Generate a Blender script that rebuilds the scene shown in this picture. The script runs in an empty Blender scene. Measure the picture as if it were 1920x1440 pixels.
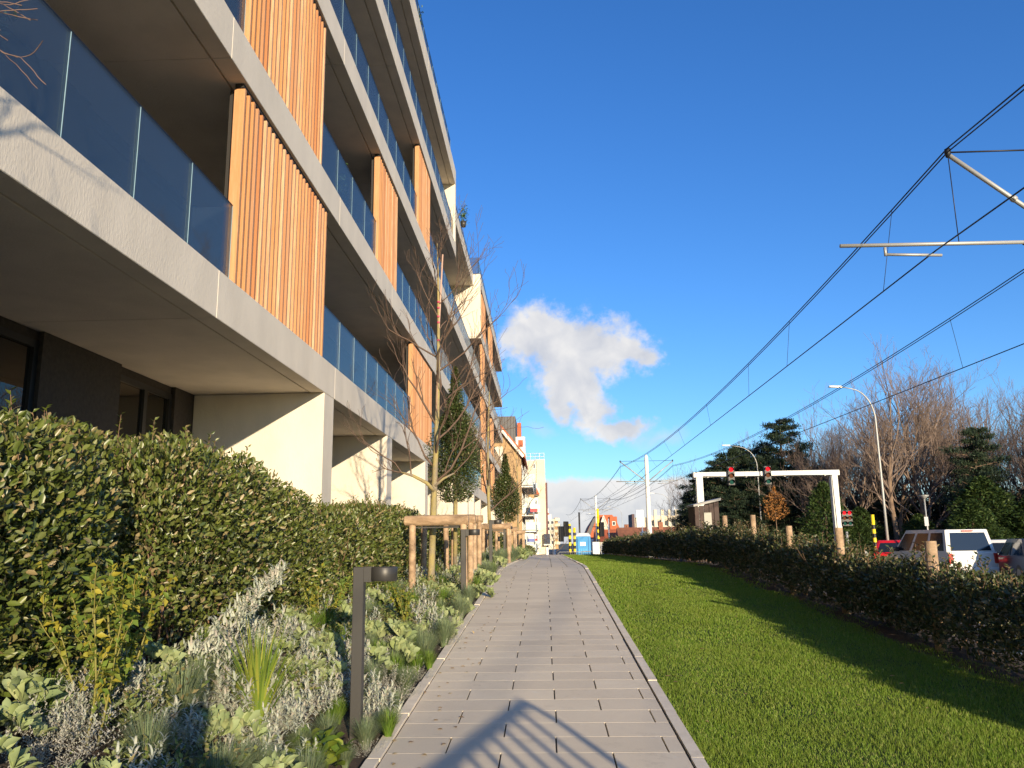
import bpy, math, random
import numpy as np
from math import sin, cos, pi, radians, sqrt, atan2, exp
from mathutils import Vector, Matrix
S = bpy.context.scene
COL = S.collection
random.seed(7); RNG = np.random.default_rng(7)

# ------------------------------------------------------------------ camera
# origin of the scene = the photographer's eye; +Y runs along the path, ground near the eye is at z=-1.48
F_PX, YAW, PITCH, ROLL = 1520.0, 0.0367088, 0.1946840, -0.0140773
_f = Vector((-sin(YAW)*cos(PITCH), cos(YAW)*cos(PITCH), sin(PITCH)))
_r = _f.cross(Vector((0, 0, 1))).normalized(); _u = _r.cross(_f)
CR = _r*cos(ROLL) + _u*sin(ROLL); CU = -_r*sin(ROLL) + _u*cos(ROLL); CF = _f
cam_d = bpy.data.cameras.new('camera'); cam = bpy.data.objects.new('camera', cam_d); COL.objects.link(cam)
cam_d.sensor_width = 36; cam_d.lens = 36*F_PX/1920; cam_d.clip_start = 0.05; cam_d.clip_end = 5000
m = Matrix((CR, CU, -CF)).transposed().to_4x4(); cam.matrix_world = m
S.camera = cam

def ray_uv(px, py):
    """direction of a sky feature, as (x/y, z/y) of the world direction"""
    d = CF + CR*((px-960)/F_PX) + CU*((720-py)/F_PX)
    return d.x/d.y, d.z/d.y

# ------------------------------------------------------------------ light
SUN_AZ, SUN_EL = radians(19.5), radians(11.0)          # sun is behind the camera, to the right
sun_travel = Vector((-sin(SUN_AZ)*cos(SUN_EL), cos(SUN_AZ)*cos(SUN_EL), -sin(SUN_EL)))
sd = bpy.data.lights.new('sun', 'SUN'); sun = bpy.data.objects.new('sun', sd); COL.objects.link(sun)
sd.energy = 5.0; sd.angle = radians(0.5); sd.color = (1.0, 0.82, 0.57)
sun.rotation_euler = sun_travel.to_track_quat('-Z', 'Y').to_euler()
S.view_settings.view_transform = 'Standard'; S.view_settings.look = 'None'
S.view_settings.gamma = 1; S.view_settings.exposure = 0.55; S.view_settings.use_curve_mapping = False

class NT:
    def __init__(s, tree): s.t = tree; s.n = tree.nodes; s.l = tree.links
    def new(s, typ, ins=None, **kw):
        n = s.n.new(typ)
        for k, v in kw.items(): setattr(n, k, v)
        for k, v in (ins or {}).items():
            if hasattr(v, 'bl_idname') and hasattr(v, 'outputs'): v = v.outputs[0]
            if isinstance(v, bpy.types.NodeSocket): s.l.new(v, n.inputs[k])
            else: n.inputs[k].default_value = v
        return n
    def math(s, op, a, b=0.0, c=None, clamp=False):
        n = s.n.new('ShaderNodeMath'); n.operation = op; n.use_clamp = clamp
        for i, v in enumerate((a, b, c)):
            if v is None: continue
            if isinstance(v, bpy.types.NodeSocket): s.l.new(v, n.inputs[i])
            else: n.inputs[i].default_value = v
        return n.outputs[0]
    def mix(s, f, a, b, bt='MIX'):
        n = s.n.new('ShaderNodeMix'); n.data_type = 'RGBA'; n.blend_type = bt
        for i, v in ((0, f), (6, a), (7, b)):
            if isinstance(v, bpy.types.NodeSocket): s.l.new(v, n.inputs[i])
            else: n.inputs[i].default_value = (v if i == 0 else (*v, 1))
        return n.outputs[2]
    def ramp(s, f, stops):
        n = s.n.new('ShaderNodeValToRGB'); s.l.new(f, n.inputs[0]); e = n.color_ramp.elements
        while len(e) < len(stops): e.new(0.5)
        for k, (p, c) in enumerate(stops): e[k].position = p; e[k].color = (*c, 1)
        return n.outputs[0]

def build_world():
    w = bpy.data.worlds.new('World'); S.world = w; w.use_nodes = True
    t = NT(w.node_tree); t.n.clear()
    out = t.n.new('ShaderNodeOutputWorld'); bg = t.n.new('ShaderNodeBackground'); t.l.new(bg.outputs[0], out.inputs[0])
    bg.inputs[1].default_value = 0.105
    sky = t.n.new('ShaderNodeTexSky'); sky.sky_type = 'NISHITA'; sky.sun_disc = False
    sky.sun_elevation = SUN_EL; sky.sun_rotation = pi - SUN_AZ
    sky.air_density = 1.0; sky.dust_density = 0.3; sky.ozone_density = 2.0
    hs = t.new('ShaderNodeHueSaturation', {'Saturation': 1.22, 'Value': 1.0, 'Color': sky})
    skyc = t.mix(1.0, hs.outputs[0], SKY_TINT, 'MULTIPLY')
    co = t.n.new('ShaderNodeTexCoord').outputs['Generated']
    sep = t.new('ShaderNodeSeparateXYZ', {0: co})
    x, y, z = sep.outputs
    ys = t.math('MAXIMUM', y, 0.05)
    u = t.math('DIVIDE', x, ys); v = t.math('DIVIDE', z, ys)
    uv = t.new('ShaderNodeCombineXYZ', {0: u, 1: v, 2: 0.0}).outputs[0]
    nz = t.new('ShaderNodeTexNoise', {'Vector': uv, 'Scale': 16.0, 'Detail': 8.0, 'Roughness': 0.55})
    ns = t.new('ShaderNodeSeparateXYZ', {0: nz.outputs['Color']})
    du = t.math('MULTIPLY_ADD', ns.outputs[0], 0.075, -0.0375); dv = t.math('MULTIPLY_ADD', ns.outputs[1], 0.06, -0.03)
    U = t.math('ADD', u, du); V = t.math('ADD', v, dv)
    ells = [(1008, 630, 78, 66), (1070, 655, 100, 76), (1128, 652, 88, 60), (1178, 655, 44, 32), (1075, 715, 66, 60),
            (1108, 765, 50, 52), (1160, 800, 52, 24), (1052, 755, 30, 34)]
    field = None
    for (px, py, rx, ry) in ells:
        cu, cv = ray_uv(px, py); a = rx/F_PX*1.08; b = ry/F_PX*1.08
        e1 = t.math('DIVIDE', t.math('SUBTRACT', U, cu), a); e2 = t.math('DIVIDE', t.math('SUBTRACT', V, cv), b)
        d = t.math('SUBTRACT', 1.0, t.math('SQRT', t.math('ADD', t.math('MULTIPLY', e1, e1), t.math('MULTIPLY', e2, e2))))
        field = d if field is None else t.math('MAXIMUM', field, d)
    n2 = t.new('ShaderNodeTexNoise', {'Vector': uv, 'Scale': 38.0, 'Detail': 9.0, 'Roughness': 0.6}).outputs[0]
    n2c = t.math('SUBTRACT', n2, 0.5)
    n5 = t.new('ShaderNodeTexNoise', {'Vector': uv, 'Scale': 110.0, 'Detail': 6.0, 'Roughness': 0.65}).outputs[0]
    f2 = t.math('MULTIPLY_ADD', t.math('SUBTRACT', n5, 0.5), 0.45, t.math('MULTIPLY_ADD', n2c, 1.05, field))
    cum = t.new('ShaderNodeMapRange', {0: f2, 1: -0.16, 2: 0.50, 3: 0.0, 4: 0.97}, interpolation_type='SMOOTHSTEP').outputs[0]
    # low bank of cloud over the end of the street
    n3 = t.new('ShaderNodeTexNoise', {'Vector': uv, 'Scale': 13.0, 'Detail': 7.0, 'Roughness': 0.6}).outputs[0]
    top = t.math('MULTIPLY_ADD', n3, 0.05, ray_uv(1100, 897)[1]-0.025)
    hgt = t.math('SUBTRACT', top, v)
    bank = t.new('ShaderNodeMapRange', {0: hgt, 1: -0.003, 2: 0.007, 3: 0.0, 4: 0.97}, interpolation_type='SMOOTHSTEP').outputs[0]
    fr = t.new('ShaderNodeMapRange', {0: u, 1: 0.19, 2: 0.34, 3: 1.0, 4: 0.25}, interpolation_type='SMOOTHSTEP').outputs[0]
    bank = t.math('MULTIPLY', bank, fr)
    # thin wisps
    wis = None
    for (px, py, rx, ry, k) in ((1240, 822, 60, 20, 0.45), (1010, 812, 38, 15, 0.3), (1200, 815, 50, 20, 0.35)):
        cu, cv = ray_uv(px, py)
        e1 = t.math('DIVIDE', t.math('SUBTRACT', U, cu), rx/F_PX); e2 = t.math('DIVIDE', t.math('SUBTRACT', V, cv), ry/F_PX)
        d = t.math('MULTIPLY', t.math('SUBTRACT', 1.0, t.math('SQRT', t.math('ADD', t.math('MULTIPLY', e1, e1), t.math('MULTIPLY', e2, e2)))), k, clamp=True)
        wis = d if wis is None else t.math('MAXIMUM', wis, d)
    dens = t.math('MAXIMUM', t.math('MAXIMUM', cum, bank), wis)
    front = t.math('GREATER_THAN', y, 0.1)
    dens = t.math('MULTIPLY', dens, front)
    n4 = t.new('ShaderNodeTexNoise', {'Vector': uv, 'Scale': 24.0, 'Detail': 6.0, 'Roughness': 0.5, 'Distortion': 0.4}).outputs[0]
    shade = t.ramp(n4, [(0.30, (0.64, 0.66, 0.72)), (0.50, (0.78, 0.78, 0.80)), (0.68, (0.92, 0.90, 0.88))])
    edge = t.new('ShaderNodeMapRange', {0: hgt, 1: 0.0, 2: 0.034, 3: 0.9, 4: 0.0}).outputs[0]
    edge = t.math('MULTIPLY', edge, t.math('GREATER_THAN', bank, 0.01))
    shade = t.mix(t.math('MAXIMUM', edge, 0.0), shade, (0.95, 0.92, 0.90))
    shade = t.mix(1.0, shade, (CLOUD_K, CLOUD_K, CLOUD_K), 'MULTIPLY')
    # hazy paler air near the horizon is the sky texture's own; clouds are laid over it
    t.l.new(t.mix(dens, skyc, shade), bg.inputs[0])

SKY_TINT = (0.68, 0.99, 1.50); CLOUD_K = 6.4
build_world()

# ------------------------------------------------------------------ helpers
def tag(o, label, cat, group=None, kind=None):
    o['label'] = label
    if cat: o['category'] = cat
    if group: o['group'] = group
    if kind: o['kind'] = kind
    return o
def thing(name, label, cat, loc=(0, 0, 0), rz=0, group=None):
    o = bpy.data.objects.new(name, None); COL.objects.link(o); o.location = loc; o.rotation_euler[2] = rz
    o.empty_display_size = 0.2
    return tag(o, label, cat, group)
def raw_mesh(name, V, Fc, smooth=False):
    """V (n,3) array, Fc (m,k) array of equal sized faces"""
    V = np.asarray(V, dtype=np.float32); Fc = np.asarray(Fc, dtype=np.int32)
    me = bpy.data.meshes.new(name); me.vertices.add(len(V)); me.vertices.foreach_set('co', V.ravel())
    k = Fc.shape[1]; me.loops.add(Fc.size); me.loops.foreach_set('vertex_index', Fc.ravel())
    me.polygons.add(len(Fc)); me.polygons.foreach_set('loop_start', np.arange(0, Fc.size, k, dtype=np.int32))
    if smooth: me.polygons.foreach_set('use_smooth', np.ones(len(Fc), dtype=bool))
    me.update(calc_edges=True)
    return me
def link(name, me, mat, parent=None, loc=None):
    o = bpy.data.objects.new(name, me); COL.objects.link(o)
    if mat is not None: me.materials.append(mat)
    if parent is not None: o.parent = parent
    if loc is not None: o.location = loc
    return o
def copy_tree(root, loc=None, rz=None, scale=None, label=None, group=None):
    r = root.copy(); COL.objects.link(r)
    for ch in root.children:
        c = ch.copy(); COL.objects.link(c); c.parent = r
        for g in ch.children:
            d = g.copy(); COL.objects.link(d); d.parent = c
    if loc is not None: r.location = loc
    if rz is not None: r.rotation_euler[2] = rz
    if scale is not None: r.scale = (scale,)*3 if not hasattr(scale, '__len__') else scale
    if label: r['label'] = label
    if group: r['group'] = group
    return r

class MB:
    def __init__(s): s.v = []; s.f = []; s.sm = []
    def add(s, vs, fs, smooth=False):
        b = len(s.v); s.v += [tuple(p) for p in vs]; s.f += [tuple(i+b for i in f) for f in fs]; s.sm += [smooth]*len(fs); return s
    def box(s, x0, x1, y0, y1, z0, z1):
        return s.add([(x0, y0, z0), (x1, y0, z0), (x1, y1, z0), (x0, y1, z0), (x0, y0, z1), (x1, y0, z1), (x1, y1, z1), (x0, y1, z1)],
                     [(0, 3, 2, 1), (4, 5, 6, 7), (0, 1, 5, 4), (1, 2, 6, 5), (2, 3, 7, 6), (3, 0, 4, 7)])
    def hexa(s, P):   # 8 points ordered like box
        return s.add(P, [(0, 3, 2, 1), (4, 5, 6, 7), (0, 1, 5, 4), (1, 2, 6, 5), (2, 3, 7, 6), (3, 0, 4, 7)])
    def quad(s, *P): return s.add(P, [tuple(range(len(P)))])
    def tube(s, pts, r, n=8, caps=True):
        pts = [Vector(p) for p in pts]; rs = r if hasattr(r, '__len__') else [r]*len(pts)
        vs = []; up = None
        for i, p in enumerate(pts):
            d = (pts[min(i+1, len(pts)-1)]-pts[max(i-1, 0)]).normalized()
            if up is None: up = d.orthogonal().normalized()
            up = (up-d*up.dot(d)).normalized(); w = d.cross(up)
            for k in range(n):
                a = 2*pi*k/n; vs.append(p+(up*cos(a)+w*sin(a))*rs[i])
        fs = [(i*n+k, i*n+(k+1) % n, (i+1)*n+(k+1) % n, (i+1)*n+k) for i in range(len(pts)-1) for k in range(n)]
        s.add(vs, fs, True)
        if caps:
            b = len(s.v)-len(vs)
            s.f += [tuple(b+k for k in range(n))[::-1], tuple(b+(len(pts)-1)*n+k for k in range(n))]; s.sm += [False, False]
        return s
    def lathe(s, prof, cx=0, cy=0, n=16):   # profile of (radius, z)
        vs = [(cx+r*cos(2*pi*k/n), cy+r*sin(2*pi*k/n), z) for r, z in prof for k in range(n)]
        fs = [(i*n+k, i*n+(k+1) % n, (i+1)*n+(k+1) % n, (i+1)*n+k) for i in range(len(prof)-1) for k in range(n)]
        return s.add(vs, fs, True)
    def prism(s, poly, axis, a, b):   # polygon (2-tuples) extruded along axis 'x' or 'y'
        P = []
        for t in (a, b):
            for p, q in poly: P.append((t, p, q) if axis == 'x' else (p, t, q))
        n = len(poly)
        return s.add(P, [tuple(range(n))[::-1], tuple(range(n, 2*n))]+[(k, (k+1) % n, n+(k+1) % n, n+k) for k in range(n)])
    def build(s, name, mat, parent=None, bevel=0, seg=1):
        me = bpy.data.meshes.new(name); me.from_pydata(s.v, [], s.f); me.update()
        for p, q in zip(me.polygons, s.sm): p.use_smooth = q
        o = link(name, me, mat, parent)
        if bevel:
            md = o.modifiers.new('bevel', 'BEVEL'); md.width = bevel; md.segments = seg; md.limit_method = 'ANGLE'; md.harden_normals = False
        return o

# ------------------------------------------------------------------ materials
MATS = {}
def mat(name, col=(0.5, 0.5, 0.5), rough=0.7, metal=0.0, spec=0.5, var=0.0, scale=4.0, col2=None, bump=0.0, bscale=60.0, emit=None, estr=1.0,
        coat=0.0, island=None, translucent=0.0, stretch=None, detail=5.0):
    """island: list of colours picked per loose piece (leaf, blade, slat); col2/var: noise mottling"""
    if name in MATS: return MATS[name]
    mt = bpy.data.materials.new(name); mt.use_nodes = True; t = NT(mt.node_tree); t.n.clear()
    out = t.n.new('ShaderNodeOutputMaterial'); p = t.n.new('ShaderNodeBsdfPrincipled')
    p.inputs['Roughness'].default_value = rough; p.inputs['Metallic'].default_value = metal
    p.inputs['Specular IOR Level'].default_value = spec; p.inputs['Coat Weight'].default_value = coat
    tc = t.n.new('ShaderNodeTexCoord').outputs['Object']
    vec = tc
    if stretch: vec = t.new('ShaderNodeMapping', {'Vector': tc, 'Scale': stretch}).outputs[0]
    c = None
    if island:
        ri = t.n.new('ShaderNodeNewGeometry').outputs['Random Per Island']
        n = len(island); c = t.ramp(ri, [((k+0.5)/n, island[k]) for k in range(n)])
        t.n[-1].color_ramp.interpolation = 'LINEAR'
    if col2 is not None:
        nz = t.new('ShaderNodeTexNoise', {'Vector': vec, 'Scale': scale, 'Detail': detail, 'Roughness': 0.6}).outputs[0]
        nzr = t.new('ShaderNodeMapRange', {0: nz, 1: 0.35, 2: 0.65, 3: 0.0, 4: 1.0}).outputs[0]
        if c is None: c = t.mix(nzr, col, col2)
        else: c = t.mix(t.math('MULTIPLY', nzr, 0.6), c, col2)
    if c is None:
        if var:
            nz = t.new('ShaderNodeTexNoise', {'Vector': vec, 'Scale': scale, 'Detail': 6.0, 'Roughness': 0.65}).outputs[0]
            k = t.new('ShaderNodeMapRange', {0: nz, 1: 0.3, 2: 0.7, 3: 1-var, 4: 1+var}).outputs[0]
            cc = t.new('ShaderNodeCombineXYZ', {0: k, 1: k, 2: k}).outputs[0]
            c = t.mix(1.0, col, col, 'MIX'); c2 = t.n.new('ShaderNodeVectorMath'); c2.operation = 'MULTIPLY'
            c2.inputs[0].default_value = col; t.l.new(cc, c2.inputs[1]); c = c2.outputs[0]
    if c is None: p.inputs['Base Color'].default_value = (*col, 1)
    else: t.l.new(c, p.inputs['Base Color'])
    if bump:
        nb = t.new('ShaderNodeTexNoise', {'Vector': vec, 'Scale': bscale, 'Detail': 6.0, 'Roughness': 0.6}).outputs[0]
        b = t.new('ShaderNodeBump', {'Height': nb, 'Strength': bump, 'Distance': 0.02}); t.l.new(b.outputs[0], p.inputs['Normal'])
    if emit: p.inputs['Emission Color'].default_value = (*emit, 1); p.inputs['Emission Strength'].default_value = estr
    sh = p.outputs[0]
    if translucent:
        tr = t.n.new('ShaderNodeBsdfTranslucent')
        if c is None: tr.inputs[0].default_value = (*col, 1)
        else: t.l.new(c, tr.inputs[0])
        sh = t.new('ShaderNodeMixShader', {0: translucent, 1: sh, 2: tr.outputs[0]}).outputs[0]
    t.l.new(sh, out.inputs[0]); MATS[name] = mt
    return mt
def glass_mat(name, tint, refl=1.0, trans=0.25, rough=0.0, base=(0.02, 0.04, 0.06)):
    """tinted pane: mirror-like at grazing angles, dim see-through otherwise"""
    mt = bpy.data.materials.new(name); mt.use_nodes = True; t = NT(mt.node_tree); t.n.clear()
    out = t.n.new('ShaderNodeOutputMaterial')
    fr = t.new('ShaderNodeFresnel', {'IOR': 1.6}).outputs[0]
    f = t.math('MULTIPLY_ADD', fr, 1.1*refl, 0.02, clamp=True)
    gl = t.new('ShaderNodeBsdfGlossy', {'Color': (0.88, 0.78, 0.66, 1), 'Roughness': rough})
    tr = t.new('ShaderNodeBsdfTransparent', {'Color': (*tint, 1)})
    df = t.new('ShaderNodeBsdfDiffuse', {'Color': (*base, 1)})
    m1 = t.new('ShaderNodeMixShader', {0: trans, 1: df.outputs[0], 2: tr.outputs[0]})
    m2 = t.new('ShaderNodeMixShader', {0: f, 1: m1.outputs[0], 2: gl.outputs[0]})
    t.l.new(m2.outputs[0], out.inputs[0]); return mt

M_conc = mat('pale_concrete', (0.72, 0.65, 0.54), 0.85, col2=(0.63, 0.57, 0.475), scale=1.6, bump=0.25, bscale=45, stretch=(1.0, 1.0, .45), detail=9.0)
M_soff = mat('soffit_plaster', (0.50, 0.46, 0.38), 0.9, col2=(0.46, 0.42, 0.35), scale=0.8, bump=0.1, bscale=60)
M_slat = mat('cedar_slats', rough=0.6, island=[(0.40, 0.165, 0.06), (0.58, 0.32, 0.15), (0.33, 0.14, 0.06), (0.66, 0.45, 0.27), (0.44, 0.20, 0.08), (0.60, 0.36, 0.19), (0.50, 0.25, 0.10)],
             col2=(0.46, 0.18, 0.05), scale=3.0, stretch=(14, 14, 0.8), bump=0.3, bscale=20)
M_dark = mat('dark_timber', (0.02, 0.017, 0.014), 0.6)
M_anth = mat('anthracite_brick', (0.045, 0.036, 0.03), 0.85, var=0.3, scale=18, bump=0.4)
M_frame = mat('black_window_frame', (0.012, 0.012, 0.013), 0.45)
M_blind = mat('grey_roller_blind', (0.22, 0.21, 0.19), 0.8)
M_rail_glass = glass_mat('balcony_glass', (0.66, 0.72, 0.78), 0.52, 0.80, base=(0.14, 0.18, 0.22))
M_edge_glass = mat('glass_edge', (0.42, 0.62, 0.66), 0.25, spec=0.8)
M_win = glass_mat('window_glass', (0.35, 0.38, 0.40), 1.0, 0.35, base=(0.01, 0.012, 0.015))
M_metal_dark = mat('anthracite_metal', (0.055, 0.052, 0.048), 0.45, metal=0.3)
M_soil = mat('dark_soil', (0.075, 0.05, 0.033), 0.95, col2=(0.04, 0.028, 0.02), scale=9, bump=1.0, bscale=35)
M_log = mat('peeled_log', (0.52, 0.36, 0.22), 0.8, col2=(0.27, 0.175, 0.10), scale=4.5, stretch=(1, 4, 2), bump=0.6, bscale=14)
M_bark = mat('lichen_bark', (0.23, 0.19, 0.14), 0.9, col2=(0.36, 0.29, 0.09), scale=7.0, stretch=(1, 1, .55), bump=0.8, bscale=30)
M_twig = mat('twig_bark', (0.13, 0.085, 0.06), 0.85)
M_woodbark = mat('woodland_bark', (0.24, 0.165, 0.105), 0.9, col2=(0.14, 0.09, 0.06), scale=2.0)
M_woodtwig = mat('woodland_twigs', (0.24, 0.175, 0.135), 0.9, col2=(0.17, 0.125, 0.10), scale=.6)
M_lawnbase = mat('lawn_soil', (0.045, 0.085, 0.012), 0.95, col2=(0.03, 0.055, 0.010), scale=3.0, bump=0.8)
M_white = mat('white_paint', (0.80, 0.79, 0.75), 0.5)
M_galv = mat('galvanised_steel', (0.40, 0.40, 0.38), 0.5, metal=0.3)
M_wire = mat('catenary_wire', (0.03, 0.03, 0.035), 0.5, metal=0.5)
M_asph = mat('asphalt', (0.07, 0.07, 0.072), 0.9, col2=(0.055, 0.055, 0.058), scale=3, bump=0.3)
M_pave = mat('pale_paving', (0.55, 0.50, 0.43), 0.85, col2=(0.42, 0.38, 0.33), scale=5)
M_black = mat('black_plastic', (0.012, 0.012, 0.013), 0.5)
M_yellow = mat('signal_yellow', (0.85, 0.62, 0.02), 0.5)
M_red_on = mat('red_signal_lit', (0.30, 0.003, 0.003), 0.6, spec=0.1, emit=(1.0, 0.0, 0.015), estr=0.95)

# ------------------------------------------------------------------ terrain
def smooth(t): t = max(0.0, min(1.0, t)); return t*t*(3-2*t)
def pz(y):
    """height of path and lawn along the street"""
    if y < 0: return -1.48
    a = -1.48+0.0519*y; b = -0.51-0.0057*(y-18.7)
    k = 0.04; z = min(a, b) - k*exp(-abs(a-b)/k)*0.5
    if y > 52: z = z+(-1.64-z)*smooth((y-52)/9.0)
    return z
def bz(x, y):
    """planting bed left of the path: rises to the foot of the building"""
    p = pz(y); top = max(p, -0.68) if y < 52 else p
    return p+(top-p)*smooth((-1.08-x)/1.15)
def left_edge(y): return -1.0+0.004*y
def right_edge(y): return 0.79+0.004*y

def sheet(name, xs, ys, zf, m, label):
    V = [(x, y, zf(x, y)) for y in ys for x in xs]; nx = len(xs)
    Fc = [(j*nx+i, j*nx+i+1, (j+1)*nx+i+1, (j+1)*nx+i) for j in range(len(ys)-1) for i in range(nx-1)]
    o = link(name, raw_mesh(name, V, Fc, True), m); o['kind'] = 'structure'; o['label'] = label; return o

def build_ground():
    g = MB(); R = 2500
    g.quad((-R, -400, -1.66), (R, -400, -1.66), (R, R, -1.66), (-R, R, -1.66))
    o = g.build('ground', mat('far_ground', (0.10, 0.10, 0.07), 0.95, col2=(0.07, 0.08, 0.05), scale=0.02)); o['kind'] = 'structure'; o['label'] = 'flat ground reaching to the horizon'
    ys = list(np.arange(-4, 70, 0.5))
    sheet('lawn', list(np.linspace(0.80, 3.6, 12)), ys, lambda x, y: pz(y)-0.042+0.010*sin(x*3+y*1.3), M_lawnbase, 'narrow green lawn between path and right hedge')
    sheet('planting_soil', [-3.9, -3.5, -3.1, -2.7, -2.4, -2.1, -1.8, -1.6, -1.4, -1.25, -1.1, -0.98], ys,
          lambda x, y: bz(x, y)-0.015+0.03*sin(7*x+y*3)*sin(5*y)*(x < -1.1), M_soil, 'dark soil of the planting bed left of the path')
    sheet('hedge_soil', [3.56, 3.75, 4.1, 4.45, 4.9], ys, lambda x, y: (pz(y)-0.036+(x > 3.7)*0.03*sin(9*x+4*y)-(x < 3.7)*.03) if x < 4.5 else min(-1.5, pz(y)), M_soil, 'soil strip under the right hedge')
    p = MB(); p.box(4.9, 5.9, -6, 75, -1.7, -1.50); o = p.build('pavement', M_pave); o['kind'] = 'structure'; o['label'] = 'pale paving behind the right hedge'
    p = MB(); p.quad((5.9, -6, -1.63), (10.6, -6, -1.63), (10.6, 190, -1.63), (5.9, 190, -1.63)); o = p.build('tram_bed', mat('ballast', (0.22, 0.19, 0.16), 0.95, col2=(0.13, 0.11, 0.1), scale=25, bump=1.0)); o['kind'] = 'structure'; o['label'] = 'ballast bed of the tram tracks'
    for x in (6.2, 7.2, 8.9, 9.9):
        r = MB().box(x-.035, x+.035, -6, 190, -1.629, -1.5); o = r.build('tram_rail', M_galv)
        tag(o, 'steel tram rail laid on the ballast behind the hedge', 'rail', 'tram rails behind the hedge')
    p = MB(); p.quad((10.9, -6, -1.645), (23, -6, -1.645), (23, 260, -1.645), (10.9, 260, -1.645)); o = p.build('road', M_asph); o['kind'] = 'structure'; o['label'] = 'asphalt road beside the tram tracks'
    mk = MB()
    for y in np.arange(0, 120, 6.0): mk.quad((14.4, y, -1.641), (14.52, y, -1.641), (14.52, y+2.5, -1.641), (14.4, y+2.5, -1.641))
    for x in (11.1, 22.6): mk.quad((x, 0, -1.641), (x+.12, 0, -1.641), (x+.12, 200, -1.641), (x, 200, -1.641))
    o = mk.build('road_marking', M_white); o['kind'] = 'structure'; o['label'] = 'white lines painted on the road'
    k = MB().box(10.7, 10.89, -6, 190, -1.7, -1.52).box(23.0, 23.2, -6, 190, -1.7, -1.52); o = k.build('road_kerb', M_conc); o['kind'] = 'structure'; o['label'] = 'concrete kerbs of the road'
    p = MB(); p.box(-5.98, -3.9, -6, 78, -1.6, -0.69); o = p.build('terrace', M_pave); o['kind'] = 'structure'; o['label'] = 'ground floor terrace of the apartment building'
    p = MB(); p.quad((-9, 61, -1.63), (5.7, 61, -1.63), (5.7, 260, -1.63), (-9, 260, -1.63)); o = p.build('side_street', M_asph); o['kind'] = 'structure'; o['label'] = 'street continuing beyond the end of the path'
build_ground()

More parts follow.
